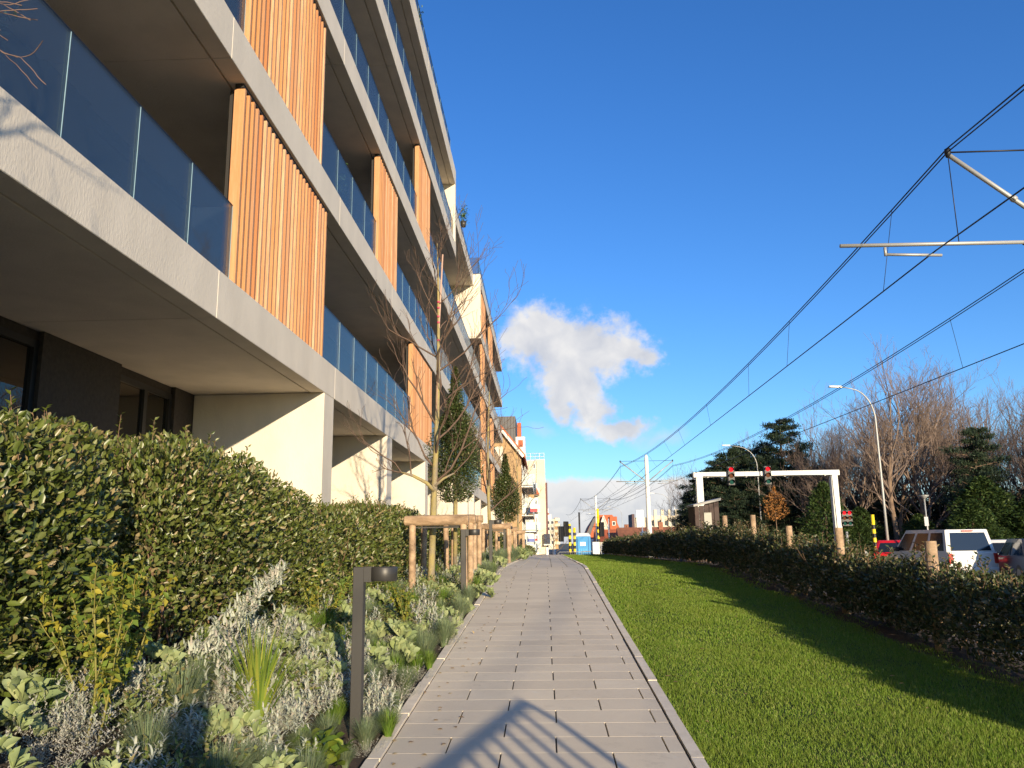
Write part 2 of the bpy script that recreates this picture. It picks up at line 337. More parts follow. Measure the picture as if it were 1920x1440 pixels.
def build_path():
    # bed of dark sand under the slabs
    ys = np.arange(-4, 62, 0.5)
    V = []; 
    for y in ys: V += [(left_edge(y)-.02, y, pz(y)-.012), (right_edge(y)+.02, y, pz(y)-.012)]
    Fc = [(2*j, 2*j+1, 2*j+3, 2*j+2) for j in range(len(ys)-1)]
    o = link('path_bed', raw_mesh('path_bed', V, Fc), mat('joint_dirt', (0.035, 0.03, 0.024), 1.0)); o['kind'] = 'structure'; o['label'] = 'dark jointing under the path slabs'
    def slab(mb, x0, x1, y0, y1):
        j = 0.0; c = 0.0006
        def P(x, y, d): return (x, y, pz(y)+d+j)
        mb.add([P(x0, y0, -.02), P(x1, y0, -.02), P(x1, y1, -.02), P(x0, y1, -.02), P(x0, y0, -c), P(x1, y0, -c), P(x1, y1, -c), P(x0, y1, -c),
                P(x0+c, y0+c, 0), P(x1-c, y0+c, 0), P(x1-c, y1-c, 0), P(x0+c, y1-c, 0)],
               [(0, 1, 5, 4), (1, 2, 6, 5), (2, 3, 7, 6), (3, 0, 4, 7), (4, 5, 9, 8), (5, 6, 10, 9), (6, 7, 11, 10), (7, 4, 8, 11), (8, 9, 10, 11)])
    mb = MB(); y = 4.80-0.325*24; row = 0
    while y < 18.75:
        w = 0.325; L = left_edge(y)+.01; Rr = right_edge(y)-.012
        off = 0.38 if row % 2 == 0 else 0.05
        off += random.uniform(-.006, .006)
        cuts = [c for c in (off-1.98, off-1.32, off-.66, off, off+.66, off+1.32) if L+.04 < c < Rr-.04]
        xs = [L]+cuts+[Rr]
        for a, b in zip(xs[:-1], xs[1:]):
            slab(mb, a+(.005 if a != L else 0), b-(.005 if b != Rr else 0), y+.0012, y+w-.0012)
        y += w; row += 1
    while y < 61:
        w = 0.66; L = left_edge(y)+.01; Rr = right_edge(y)-.012; cut = [L+(Rr-L)*k/5 for k in range(6)]
        for a, b in zip(cut[:-1], cut[1:]): slab(mb, a+.007, b-.007, y+.002, y+w-.002)
        y += w
    # slabs: tone differs a little from slab to slab, with soft stains
    mt = bpy.data.materials.new('grey_path_slabs'); mt.use_nodes = True; t = NT(mt.node_tree); p = t.n['Principled BSDF']
    ri = t.n.new('ShaderNodeNewGeometry').outputs['Random Per Island']
    tc = t.n.new('ShaderNodeTexCoord').outputs['Object']
    base = t.ramp(ri, [(0.0, (0.64, 0.55, 0.405)), (0.35, (0.72, 0.62, 0.46)), (0.7, (0.74, 0.64, 0.475)), (1.0, (0.80, 0.70, 0.52))])
    n1 = t.new('ShaderNodeTexNoise', {'Vector': tc, 'Scale': 2.2, 'Detail': 8.0, 'Roughness': 0.7}).outputs[0]
    k1 = t.new('ShaderNodeMapRange', {0: n1, 1: 0.3, 2: 0.7, 3: 0.0, 4: 0.42}).outputs[0]
    c = t.mix(k1, base, (0.52, 0.445, 0.325))
    n2 = t.new('ShaderNodeTexNoise', {'Vector': tc, 'Scale': 240.0, 'Detail': 3.0}).outputs[0]
    k2 = t.new('ShaderNodeMapRange', {0: n2, 1: 0.35, 2: 0.65, 3: 0.0, 4: 0.22}).outputs[0]
    c = t.mix(k2, c, (0.80, 0.73, 0.61))
    n3 = t.new('ShaderNodeTexNoise', {'Vector': tc, 'Scale': 7.0, 'Detail': 8.0, 'Roughness': 0.75}).outputs[0]
    k3 = t.new('ShaderNodeMapRange', {0: n3, 1: 0.62, 2: 0.72, 3: 0.0, 4: 0.55}).outputs[0]
    c = t.mix(k3, c, (0.74, 0.71, 0.64))
    t.l.new(c, p.inputs['Base Color']); p.inputs['Roughness'].default_value = 0.8
    n6 = t.new('ShaderNodeTexNoise', {'Vector': tc, 'Scale': 3.1, 'Detail': 10.0, 'Roughness': 0.8}).outputs[0]
    k6 = t.new('ShaderNodeMapRange', {0: n6, 1: 0.57, 2: 0.72, 3: 0.0, 4: 0.5}).outputs[0]
    c = t.mix(k6, c, (0.36, 0.31, 0.22)); t.l.new(c, p.inputs['Base Color'])
    b = t.new('ShaderNodeBump', {'Height': n2, 'Strength': 0.12, 'Distance': 0.003}); t.l.new(b.outputs[0], p.inputs['Normal'])
    o = mb.build('path', mt); o['kind'] = 'structure'; o['label'] = 'footpath of staggered grey concrete slabs'
    for side, nm in ((-1, 'kerb_left'), (1, 'kerb_right')):
        kb = MB(); y = -4.0
        while y < 60:
            e = left_edge(y) if side < 0 else right_edge(y)
            a, b = (e-.075, e) if side < 0 else (e+.004, e+.075)
            h = 0.012 if side < 0 else 0.010; q = random.uniform(-.004, .004); y1 = y+0.996
            kb.hexa([(a, y, pz(y)-.15), (b, y, pz(y)-.15), (b, y1, pz(y1)-.15), (a, y1, pz(y1)-.15), (a, y, pz(y)+h+q), (b, y, pz(y)+h+q), (b, y1, pz(y1)+h+q), (a, y1, pz(y1)+h+q)])
            y += 1.0
        o = kb.build('path_kerb', mat('pale_kerb', (0.80, 0.71, 0.56), 0.85, col2=(0.66, 0.585, 0.46), scale=6)); o['kind'] = 'structure'; o['label'] = ('left' if side < 0 else 'right')+' edging strip of the path'
build_path()

# ------------------------------------------------------------------ the apartment building on the left
FX = -3.65; BX = -6.0          # front edge of slabs / recessed facade
LV = {1: (2.55, 3.12), 2: (5.80, 6.36), 3: (9.08, 9.64), 4: (12.42, 13.02), 5: (15.80, 16.55)}
Y0, YA, YB, YE = -6.0, 34.0, 48.2, 74.0
JOINTS = [3.5, 8.7, 13.95, 19.2, 25.2, 33.0, 39.4, 47.4, 54.2, 61, 68]
def slab_part(lv, y0, y1, fx, root):
    z0, z1 = LV[lv]; mb = MB(); cuts = [y0]+[j for j in JOINTS if y0+.5 < j < y1-.5]+[y1]
    for a, b in zip(cuts[:-1], cuts[1:]):      # cast units with a fine joint, drip groove behind the edge
        a2, b2 = a+.004, b-.004
        mb.box(fx-.24, fx, a2, b2, z0, z1)
        mb.box(BX-.3, fx-.27, a2, b2, z0+.004, z1-.04)
    mb.box(BX-.2, fx-.02, y0+.02, y1-.02, z0+.05, z1-.05)
    return mb.build('floor_slab', M_conc, root, bevel=.006)
def railing(y0, y1, lv, fx, root, ret=True):
    """frameless glass balustrade, one pane per bay of about 1.15 m"""
    zt = LV[lv][1]; x = fx-.10; h = 1.0
    ch = MB().box(x-.03, x+.03, y0, y1, zt, zt+.05).build('balustrade', M_metal_dark, root)
    n = max(1, round((y1-y0)/1.15)); w = (y1-y0)/n
    for k in range(n):
        g = MB().box(x-.008, x+.008, y0+k*w+.012, y0+(k+1)*w-.012, zt+.05, zt+h).build('glass_pane', M_rail_glass, ch)
        if k < n: 
            e = MB().box(x-.010, x+.010, y0+(k+1)*w-.011, y0+(k+1)*w-.003, zt+.05, zt+h).build('pane_edge', M_edge_glass, ch)
    t = MB().box(x-.011, x+.011, y0+.01, y1-.01, zt+h, zt+h+.012).build('top_seal', M_black, ch)
    if ret:
        MB().box(x-.5, x, y1+.004, y1+.02, zt+.05, zt+h).build('glass_pane', M_rail_glass, ch)
def screen(y0, y1, lv, root):
    """vertical cedar slats between two slabs"""
    z0 = LV[lv][1]; z1 = LV[lv+1][0]; mb = MB(); y = y0; k = 0
    while y < y1-.05:
        hh = z1-.06-random.uniform(0, .012)
        mb.box(FX-.17, FX-.03, y, y+.055, z0+.02, hh); y += 0.163; k += 1
    o = mb.build('timber_screen', M_slat, root, bevel=.004)
    MB().box(FX-.16, FX-.05, y0, y1-.03, z1-.055, z1-.002).build('head_rail', M_dark, o)
    MB().box(FX-.24, FX-.20, y0+.04, y1-.06, z0+.02, z1-.07).build('backing', M_dark, o)
def window(y0, y1, z0, z1, root, blind=0.0, x=BX, mull=0):
    f = MB(); w = .09
    f.box(x-.02, x+.07, y0, y1, z0, z0+w).box(x-.02, x+.07, y0, y1, z1-w, z1).box(x-.02, x+.07, y0, y0+w, z0+w, z1-w).box(x-.02, x+.07, y1-w, y1, z0+w, z1-w)
    for k in range(mull):
        c = y0+(y1-y0)*(k+1)/(mull+1); f.box(x-.02, x+.07, c-.05, c+.05, z0+w, z1-w)
    fo = f.build('window', M_frame, root)
    MB().box(x+.02, x+.03, y0+w-.01, y1-w+.01, z0+w-.01, z1-w+.01).build('pane', M_win, fo)
    if blind: MB().box(x-.14, x-.12, y0+w, y1-w, z1-(z1-z0)*blind, z1-w).build('blind', M_blind, fo)

def build_apartments():
    root = thing('apartment_building', 'large modern white apartment building with glass balconies and cedar slat screens', 'apartment building', (0, 0, 0))
    for lv in (1, 2, 3): slab_part(lv, Y0, YE, FX, root)
    for lv in (4, 5): slab_part(lv, Y0, YA, FX, root); slab_part(lv, YB, YE, FX, root)
    slab_part(5, YA+.01, YB-.01, FX-.45, root); slab_part(4, YA+.01, YB-.01, FX-1.55, root)
    # volume behind the facade, stepping facade walls
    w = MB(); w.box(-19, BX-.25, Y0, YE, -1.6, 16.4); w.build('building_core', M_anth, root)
    # wall panels of the recessed facade between windows
    prng = random.Random(3)
    zf = {0: (-.69, LV[1][0])}
    for lv in (1, 2, 3, 4): zf[lv] = (LV[lv][1]-.04, LV[lv+1][0]+.003)
    wins = []
    for lv, (z0, z1) in zf.items():
        y = Y0; walls = MB()
        if lv == 0: spans = [(-6, 1.5, 1), (3.0, 9.1, 1), (10.9, 12.6, 1)]; y = 13.3
        elif lv == 1: spans = [(-6, 2.6, 1), (3.6, 8.6, 1), (9.6, 12.9, 0)]; y = 13.6
        else: spans = []; y = -5.5
        while y < YE-3:
            L = prng.uniform(2.6, 4.2); spans.append((y+.5, y+.5+L, prng.choice((0, 1, 1)))); y += L+prng.uniform(.8, 1.6)
        edges = Y0
        for a, b, mu in spans:
            b = min(b, YE-.2)
            walls.box(BX-.22, BX+.12, edges, a, z0, z1)
            window(a, b, z0+.02, z1-.12, root, blind=(0.55 if lv == 0 and a < 4 else prng.choice((0, 0, .35, .6))), mull=mu)
            walls.box(BX-.22, BX+.05, a, b, z1-.12, z1); edges = b
        walls.box(BX-.22, BX+.12, edges, YE, z0, z1)
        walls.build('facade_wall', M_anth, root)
    # party fins of the ground floor terraces
    for y in (3.0, 13.3, 18.86, 25.05, 32.8, 39.1, 42.6, 47.1, 53.9, 61.0, 68.0):
        MB().box(BX+.12, FX-.002, y, y+.62, -1.2, LV[1][0]-.003).build('fin_wall', M_conc, root, bevel=.006)
    # end walls of the upper loggias
    MB().box(BX+.12, FX-.002, YA-.32, YA-.005, LV[4][1]-.03, LV[5][0]-.003).build('end_wall', M_conc, root, bevel=.006)
    MB().box(-5.6, FX-.002, YB+.004, YB+.4, LV[4][1]+.003, LV[5][0]-.003).build('end_wall', M_conc, root, bevel=.006)
    MB().box(-5.6, FX-.002, YB-.02, YB+.003, LV[4][0]+.1, LV[5][1]-.03).build('end_wall', M_conc, root)
    MB().box(-5.6, FX-.01, YE+.004, YE+.3, -1.5, LV[3][0]-.3).build('end_wall', M_conc, root)
    # slat screens
    scr = {1: [(9.25, 13.35), (22.7, 26.7), (49.5, 52.5), (59, 61.5)],
           2: [(9.3, 12.85), (17.6, 20.0), (49.5, 52.5), (58.5, 61)],
           3: [(23.5, 26.0), (49.5, 52.0)], 4: [(49.8, 53.0), (57.5, 60.5)]}
    for lv, ss in scr.items():
        for a, b in ss: screen(a, b, lv, root)
    for lv in (1, 2, 3, 4):
        runs = []; y = Y0+.2
        for a, b in scr[lv]:
            if a-y > .6: runs.append((y, a-.03))
            y = b+.05
        runs.append((y, YE-.2))
        for a, b in runs:
            if lv == 4:
                if a < YA: railing(a, YA-.35, 4, FX, root, False)
                if b > YB+1: railing(max(a, YB+.4), b, 4, FX, root)
            else: railing(a, b, lv, FX, root)
    railing(YA+.1, YB-.1, 4, FX-1.6, root, False)
    railing(Y0, YA-1.0, 5, FX-.05, root, False); railing(YA-1.0, YB-.3, 5, FX-.55, root, False); railing(YB, YE-6, 5, FX-.05, root, True)
    ch = MB().box(-5.4, FX-.1, YB+.03, YB+.06, LV[5][1], LV[5][1]+.05).build('balustrade', M_metal_dark, root)
    MB().box(-5.4, FX-.1, YB+.035, YB+.05, LV[5][1]+.05, LV[5][1]+1.1).build('glass_pane', M_rail_glass, ch)
    # set-back roof storey
    MB().box(-17, -6.2, Y0, YE-4, 16.4, 19.3).build('roof_storey', M_anth, root)
    MB().box(-17.3, -5.9, Y0, YE-3.7, 19.3, 19.7).build('roof', M_conc, root)
build_apartments()

# ------------------------------------------------------------------ vegetation generators
def frames(D, roll=None):
    D = D/np.linalg.norm(D, axis=1, keepdims=True)
    ref = RNG.normal(size=D.shape); X = np.cross(D, ref); X /= np.linalg.norm(X, axis=1, keepdims=True)
    return X, D, np.cross(X, D)
LEAF = (np.array([(0, 0, 0), (-.5, .42, .10), (0, .5, -.06), (.5, .42, .10), (0, 1, -.12)], float), np.array([(0, 2, 1), (0, 3, 2), (1, 2, 4), (2, 3, 4)]))
LEAF7 = (np.array([(0, 0, 0), (-.40, .26, .08), (.40, .26, .08), (0, .3, -.02), (-.46, .62, .07), (.46, .62, .07), (0, 1, -.12)], float), np.array([(0, 3, 1), (0, 2, 3), (1, 3, 4), (2, 5, 3), (3, 6, 4), (3, 5, 6)]))
LEAF_N = (np.array([(0, 0, 0), (-.5, .5, .06), (.5, .5, .06), (0, 1, -.2)], float), np.array([(0, 2, 1), (1, 2, 3)]))
BROAD = (np.array([(0, 0, 0), (-.30, .22, .07), (0, .25, -.02), (.30, .22, .07), (-.50, .55, .13), (0, .55, .03), (.50, .55, .13), (-.38, .83, .06), (0, .82, .0), (.38, .83, .06), (0, 1, -.08)], float),
         np.array([(0, 2, 1), (0, 3, 2), (1, 2, 5), (1, 5, 4), (2, 3, 6), (2, 6, 5), (4, 5, 8), (4, 8, 7), (5, 6, 9), (5, 9, 8), (7, 8, 10), (8, 9, 10)]))
BLADE = (np.array([(-.5, 0, 0), (.5, 0, 0), (-.4, .5, .05), (.4, .5, .05), (0, 1, .22)], float), np.array([(0, 1, 3), (0, 3, 2), (2, 3, 4)]))
def scatter(tmpl, P, D, length, width, up=None):
    """instances of a leaf template: P base points, D directions; 'up' steers the upper face"""
    T, Fc = tmpl; P = np.asarray(P, float); D = np.asarray(D, float); n = len(P)
    D = D/np.linalg.norm(D, axis=1, keepdims=True)
    ref = RNG.normal(size=D.shape)*.55+np.array([0, 0, 1.0]) if up is None else up
    X = np.cross(D, ref); X /= (np.linalg.norm(X, axis=1, keepdims=True)+1e-9); Z = np.cross(X, D)
    L = np.broadcast_to(length, (n,))[:, None, None]; W = np.broadcast_to(width, (n,))[:, None, None]
    V = P[:, None, :]+T[None, :, 0:1]*W*X[:, None, :]+T[None, :, 1:2]*L*D[:, None, :]+T[None, :, 2:3]*L*Z[:, None, :]
    k = len(T); I = (np.arange(n)*k)[:, None, None]+Fc[None]
    return V.reshape(-1, 3), I.reshape(-1, 3)
def join(parts):
    V = []; Fc = []; b = 0
    for v, f in parts: V.append(v); Fc.append(f+b); b += len(v)
    return np.vstack(V), np.vstack(Fc)
def seg_mesh(segs, n=4):
    """tapered prisms for (p0, p1, r0, r1) rows -> one mesh"""
    A = np.array([s[0] for s in segs], float); B = np.array([s[1] for s in segs], float)
    r0 = np.array([s[2] for s in segs]); r1 = np.array([s[3] for s in segs])
    D = B-A; L = np.linalg.norm(D, axis=1, keepdims=True)+1e-9; D /= L
    ref = np.where(np.abs(D[:, 2:3]) < .9, np.array([[0, 0, 1.]]), np.array([[1., 0, 0]]))
    X = np.cross(D, ref); X /= np.linalg.norm(X, axis=1, keepdims=True); Y = np.cross(D, X)
    an = np.arange(n)*2*pi/n; c = np.cos(an)[None, :, None]; s = np.sin(an)[None, :, None]
    ring = X[:, None]*c+Y[:, None]*s
    V = np.concatenate([A[:, None]+ring*r0[:, None, None], B[:, None]+ring*r1[:, None, None]], axis=1).reshape(-1, 3)
    k = np.arange(n); q = np.stack([k, (k+1) % n, n+(k+1) % n, n+k], 1)
    I = (np.arange(len(segs))*2*n)[:, None, None]+q[None]
    return V, I.reshape(-1, 4)
def grow(segs, p, d, L, r, depth, rng, spread=.6, kids=3, up=.15, steps=4, taper=.55, shrink=.62, wob=.12, tips=None, minr=.0025):
    """recursive branch"""
    p = Vector(p); d = Vector(d).normalized(); st = L/steps; rr = r
    for i in range(steps):
        nd = (d+Vector((rng.gauss(0, wob), rng.gauss(0, wob), rng.gauss(0, wob)+up*.35))).normalized()
        q = p+nd*st; r2 = max(minr, rr-(r*(1-taper))/steps)
        segs.append((tuple(p), tuple(q), rr, r2)); p = q; d = nd; rr = r2
        if depth > 0 and i >= 1:
            for k in range(kids if i == steps-1 else max(1, kids-1)):
                a = d.orthogonal(); a.rotate(Matrix.Rotation(rng.uniform(0, 2*pi), 3, d)); a.normalize()
                sp = spread*rng.uniform(.6, 1.25)
                cd = (d*cos(sp)+a*sin(sp)+Vector((0, 0, up))).normalized()
                grow(segs, p, cd, L*shrink*rng.uniform(.7, 1.15), rr*rng.uniform(.5, .72), depth-1, rng, spread, kids, up, steps, taper, shrink, wob, tips, minr)
    if depth == 0 and tips is not None: tips.append((tuple(p), tuple(d)))

# ---- clipped evergreen shrubs (left of the path)
SHRUB_COL = [(0.07, 0.10, 0.016), (0.12, 0.15, 0.025), (0.05, 0.075, 0.014), (0.17, 0.19, 0.04), (0.09, 0.12, 0.022), (0.20, 0.21, 0.07), (0.07, 0.10, 0.02)]
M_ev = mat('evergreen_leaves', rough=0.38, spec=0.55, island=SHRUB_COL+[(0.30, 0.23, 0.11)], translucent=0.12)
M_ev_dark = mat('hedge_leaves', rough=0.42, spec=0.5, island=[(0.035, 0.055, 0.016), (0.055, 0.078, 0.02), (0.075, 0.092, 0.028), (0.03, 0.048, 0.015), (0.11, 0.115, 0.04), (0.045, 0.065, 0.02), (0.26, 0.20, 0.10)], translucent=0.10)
M_stem = mat('brown_stems', (0.20, 0.12, 0.07), 0.8)

def bush_points(n, box, topf, rnd=.28, shell=.30):
    """points in a rounded box (x0,x1,y0,y1), ground..topf(y); returned with outward directions"""
    x0, x1, y0, y1 = box; out = []; dirs = []
    cx, cy = (x0+x1)/2, (y0+y1)/2; hx, hy = (x1-x0)/2, (y1-y0)/2
    while len(out) < n:
        m = n*2; X = RNG.uniform(x0, x1, m); Y = RNG.uniform(y0, y1, m); T = RNG.uniform(0, 1, m)
        zb = np.array([bz(a, b) if a < 0 else pz(b) for a, b in zip(X, Y)]); zt = np.array([topf(b) for b in Y]); Z = zb+.06+T*(zt-zb-.06)
        lump = .07*np.sin(Y*3.1+Z*2)+.05*np.sin(Y*7.3+1+Z*5)+.03*np.sin(X*9+Y*5)
        u = (X-cx)/hx; v = (Y-cy)/hy; w = np.clip((Z-zb)/(zt-zb)*1.15-.15, -.2, 1)
        ww = np.clip(w, 0, 1)
        s = (np.abs(u)**3.2+np.abs(v)**(3.2 if y1-y0 < 5 else 5)+ww**5)**(1/3.6)+lump*.6
        low = np.clip((.25-w)/.25, 0, 1)*.18   # bare legs at the bottom
        keep = (s < 1) & (s > 1-shell-RNG.uniform(0, .25, m)) & (RNG.uniform(0, 1, m) > low*2.5)
        d = np.stack([np.sign(u)*np.abs(u)**2.2/hx, np.sign(v)*np.abs(v)**4/hy, ww**4/.75+.05], 1)
        for i in np.nonzero(keep)[0]: out.append((X[i], Y[i], Z[i])); dirs.append(d[i])
    out = np.array(out[:n]); dirs = np.array(dirs[:n]); dirs /= np.linalg.norm(dirs, axis=1, keepdims=True)+1e-6
    return out, dirs
def make_bush(name, label, cat, box, topf, n, ls, m, group=None, sprigs=60, stems=40, shell=.3):
    cx, cy = (box[0]+box[1])/2, (box[2]+box[3])/2
    z0 = bz(cx, cy) if cx < 0 else pz(cy)
    root = thing(name, label, cat, (cx, cy, z0), 0, group); off = np.array([cx, cy, z0])
    P, Dn = bush_points(n, box, topf, shell=shell)
    D = Dn*.75+RNG.normal(size=P.shape)*.65+np.array([0, 0, .55])
    L = ls*RNG.uniform(.6, 1.25, n)
    parts = [scatter(LEAF7 if ls < .06 else LEAF, P, D, L, L*RNG.uniform(.42, .55, n), up=Dn*.9+RNG.normal(size=P.shape)*.6+np.array([0, 0, .5]))]
    segs = []
    # young shoots standing above the clipped surface
    top = P[(Dn[:, 2] > .6)]
    for k in range(sprigs):
        if len(top) == 0: break
        p = Vector(top[RNG.integers(len(top))]); h = random.uniform(.06, .20)*(1 if ls < .08 else 1.4)
        q = p+Vector((random.gauss(0, .25)*h, random.gauss(0, .25)*h, h)); segs.append((tuple(p-Vector((0, 0, .1))), tuple(q), .004, .002))
        mm = 9; tt = np.linspace(.1, 1, mm)[:, None]; PP = np.array(p)[None]*(1-tt)+np.array(q)[None]*tt
        ang = np.arange(mm)*2.4; DD = np.stack([np.cos(ang), np.sin(ang), np.full(mm, .9)], 1)
        parts.append(scatter(LEAF, PP, DD, ls*.85, ls*.4))
    V, Fc = join(parts); link('foliage', raw_mesh('foliage', V-off, Fc), m, root)
    for k in range(stems):
        x = random.uniform(box[0]+.15, box[1]-.3); y = random.uniform(box[2]+.2, box[3]-.2); zb = bz(x, y) if x < 0 else pz(y)
        grow(segs, (x, y, zb), (random.gauss(0, .2), random.gauss(0, .2), 1), (topf(y)-zb)*.5, .009, 1, random, spread=.4, kids=2, steps=3)
    V, Fc = seg_mesh(segs, 3); link('stems', raw_mesh('stems', V-off, Fc, True), M_stem, root)
    return root
make_bush('shrub', 'big rounded glossy evergreen shrub nearest the viewer at far left', 'shrub', (-3.45, -2.15, 1.6, 4.8), lambda y: min(.79, .53+.17*(y-2.9))+.03*sin(y*5), 46000, .047, M_ev, 'evergreen shrubs along the terraces', 130, 60)
make_bush('shrub', 'big evergreen shrub in front of the first cream wall, just beyond the nearest one', 'shrub', (-3.45, -2.05, 4.85, 8.9), lambda y: .82-.22*max(0, y-6.1)+.03*sin(y*6), 50000, .046, M_ev, 'evergreen shrubs along the terraces', 130, 60)
make_bush('shrub', 'evergreen shrub below the second and third cream walls, left of the log frame', 'shrub', (-3.45, -2.15, 8.9, 16.2), lambda y: .46+.05*min(4, max(0, y-9.5))+.05*sin(y*2.2), 40000, .056, M_ev, 'evergreen shrubs along the terraces', 160, 50)
make_bush('shrub', 'small evergreen shrub behind the trunk of the holly', 'shrub', (-3.4, -2.1, 17.2, 24.5), lambda y: .55+.08*sin(y*1.9), 13000, .09, M_ev, 'evergreen shrubs along the terraces', 60, 20)
make_bush('shrub', 'distant low evergreen shrub at the foot of the far terraces', 'shrub', (-3.3, -2.0, 27, 44), lambda y: .5+.08*sin(y*1.1), 12000, .13, M_ev, 'evergreen shrubs along the terraces', 30, 10)

# ---- the clipped hedge right of the lawn
def hedge_top(y): return pz(y)+.80-.06*exp(-((y-10)/3.5)**2)+.05*sin(y*2.3)+.03*sin(y*5.1)
def build_hedge():
    root = thing('hedge', 'long clipped dark evergreen hedge along the right side of the lawn', 'hedge', (3.95, 5, pz(5)))
    off = np.array([3.95, 5, pz(5)])
    for (y0, y1, n, ls, sp) in ((4.2, 9.5, 25000, .056, 120), (9.3, 19, 40000, .06, 220), (18.8, 34, 28000, .085, 120), (33.8, 53, 20000, .12, 60)):
        P, Dn = bush_points(n, (3.62, 4.35, y0-.6, y1+.6), hedge_top, shell=.42)
        D = Dn*.6+RNG.normal(size=P.shape)*.7+np.array([0, 0, .5]); L = ls*RNG.uniform(.6, 1.25, n)
        parts = [scatter(LEAF, P, D, L, L*.5, up=Dn*.7+RNG.normal(size=P.shape)*.7+np.array([0, 0, .4]))]
        segs = []
        for k in range(sp):
            y = random.uniform(y0, y1); x = random.uniform(3.7, 4.25); p = Vector((x, y, hedge_top(y)-.12)); h = random.uniform(.08, .30)
            q = p+Vector((random.gauss(0, .3)*h, random.gauss(0, .3)*h, h)); segs.append((tuple(p), tuple(q), .004, .002))
            mm = 10; tt = np.linspace(.15, 1, mm)[:, None]; PP = np.array(p)[None]*(1-tt)+np.array(q)[None]*tt
            ang = np.arange(mm)*2.4; DD = np.stack([np.cos(ang), np.sin(ang), np.full(mm, .8)], 1)
            parts.append(scatter(LEAF, PP, DD, ls*.9, ls*.42))
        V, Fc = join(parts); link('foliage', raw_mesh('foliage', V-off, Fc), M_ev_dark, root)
        for k in range(int((y1-y0)*5)):
            y = random.uniform(y0, y1); x = random.uniform(3.75, 4.2)
            grow(segs, (x, y, pz(y)), (random.gauss(0, .15), random.gauss(0, .2), 1), .5, .011, 1, random, spread=.5, kids=2, steps=3)
        V, Fc = seg_mesh(segs, 3); link('stems', raw_mesh('stems', V-off, Fc, True), M_stem, root)
build_hedge()

def stake(x, y, top, r, label, lean=0):
    z0 = pz(y)-.3; mb = MB(); pts = [(0, 0, z0), (lean*.5, 0, (z0+top)/2), (lean, 0, top)]
    mb.tube(pts, [r*1.05, r, r*.97], 12); o = mb.build('wooden_stake', M_log); o.location = (x, y, 0)
    return tag(o, label, 'wooden post', 'round wooden posts standing in the hedge')
stake(3.86, 8.45, -.03, .057, 'round wooden post in the hedge in front of the white van', .01)
stake(3.88, 11.0, .15, .052, 'pale wooden post in the hedge below the pair of red lights', -.01)
stake(3.90, 13.3, .22, .05, 'short wooden post just clearing the hedge right of the curved lamp post')
stake(3.92, 15.6, .47, .05, 'taller wooden post in the hedge beside the curved lamp post')
stake(3.94, 18.1, .54, .055, 'dark topped wooden post in the hedge beside the brown cabinet')

# ---- mown grass
def build_grass():
    parts = []
    def patch(y0, y1, dens, h, w, x0=.87, x1=3.80):
        n = int((y1-y0)*(x1-x0)*dens); X = RNG.uniform(x0, x1, n); Y = RNG.uniform(y0, y1, n)
        X = X+(Y*.004)
        keep = (X < 3.60+.06*np.sin(Y*2.1)+.04*np.sin(Y*5.7)) | (RNG.uniform(0, 1, n) < .25); X = X[keep]; Y = Y[keep]; n = len(X)
        Z = np.array([pz(y) for y in Y])-.040+.010*np.sin(X*3+Y*1.3)
        cl = .75+.25*np.sin(X*5.1+np.sin(Y*2.3)*2)*np.sin(Y*4.2+X)
        D = np.stack([RNG.normal(0, .33, n), RNG.normal(0, .33, n), np.ones(n)], 1)
        L = h*RNG.uniform(.55, 1.25, n)*cl
        parts.append(scatter(BLADE, np.stack([X, Y, Z], 1), D, L, w*RNG.uniform(.7, 1.3, n), up=RNG.normal(size=(n, 3))*np.array([1, 1, .1])))
    patch(3.2, 6, 12500, .038, .0034); patch(6, 9, 8500, .038, .0044); patch(9, 14, 4500, .038, .0065); patch(14, 22, 2000, .04, .011)
    patch(22, 36, 650, .045, .02); patch(36, 54, 350, .05, .03)
    V, Fc = join(parts)
    m = mat('grass_blades', rough=0.55, spec=0.3, island=[(0.14, 0.25, 0.018), (0.20, 0.32, 0.028), (0.10, 0.195, 0.014), (0.25, 0.36, 0.05), (0.145, 0.26, 0.02), (0.36, 0.38, 0.11)], translucent=0.32, col2=(0.20, 0.26, 0.035), scale=1.7)
    o = link('grass', raw_mesh('grass', V, Fc), m); o['kind'] = 'stuff'; o['label'] = 'short bright green mown grass of the lawn'; o['category'] = 'grass'
build_grass()

def fallen_leaves():
    n = 170; X = np.where(RNG.uniform(0, 1, n) < .45, RNG.uniform(-1.0, -.6, n), RNG.uniform(.9, 3.4, n)); Y = 4.2+RNG.uniform(0, 1, n)**1.5*16
    Z = np.array([pz(y) for y in Y])+np.where(X < 0, .004, .0); D = np.stack([RNG.normal(size=n), RNG.normal(size=n), RNG.uniform(.0, .15, n)], 1)
    V, Fc = scatter(LEAF7, np.stack([X, Y, Z], 1), D, RNG.uniform(.025, .05, n), .022, up=np.tile([[0, 0, 1.0]], (n, 1)))
    o = link('fallen_leaves', raw_mesh('fallen_leaves', V, Fc), mat('dead_leaves', rough=.7, island=[(.34, .22, .10), (.42, .30, .12), (.24, .15, .08), (.40, .34, .20)]))
    tag(o, 'few small dry brown leaves lying on lawn and path edge', 'leaves', None, 'stuff')
fallen_leaves()

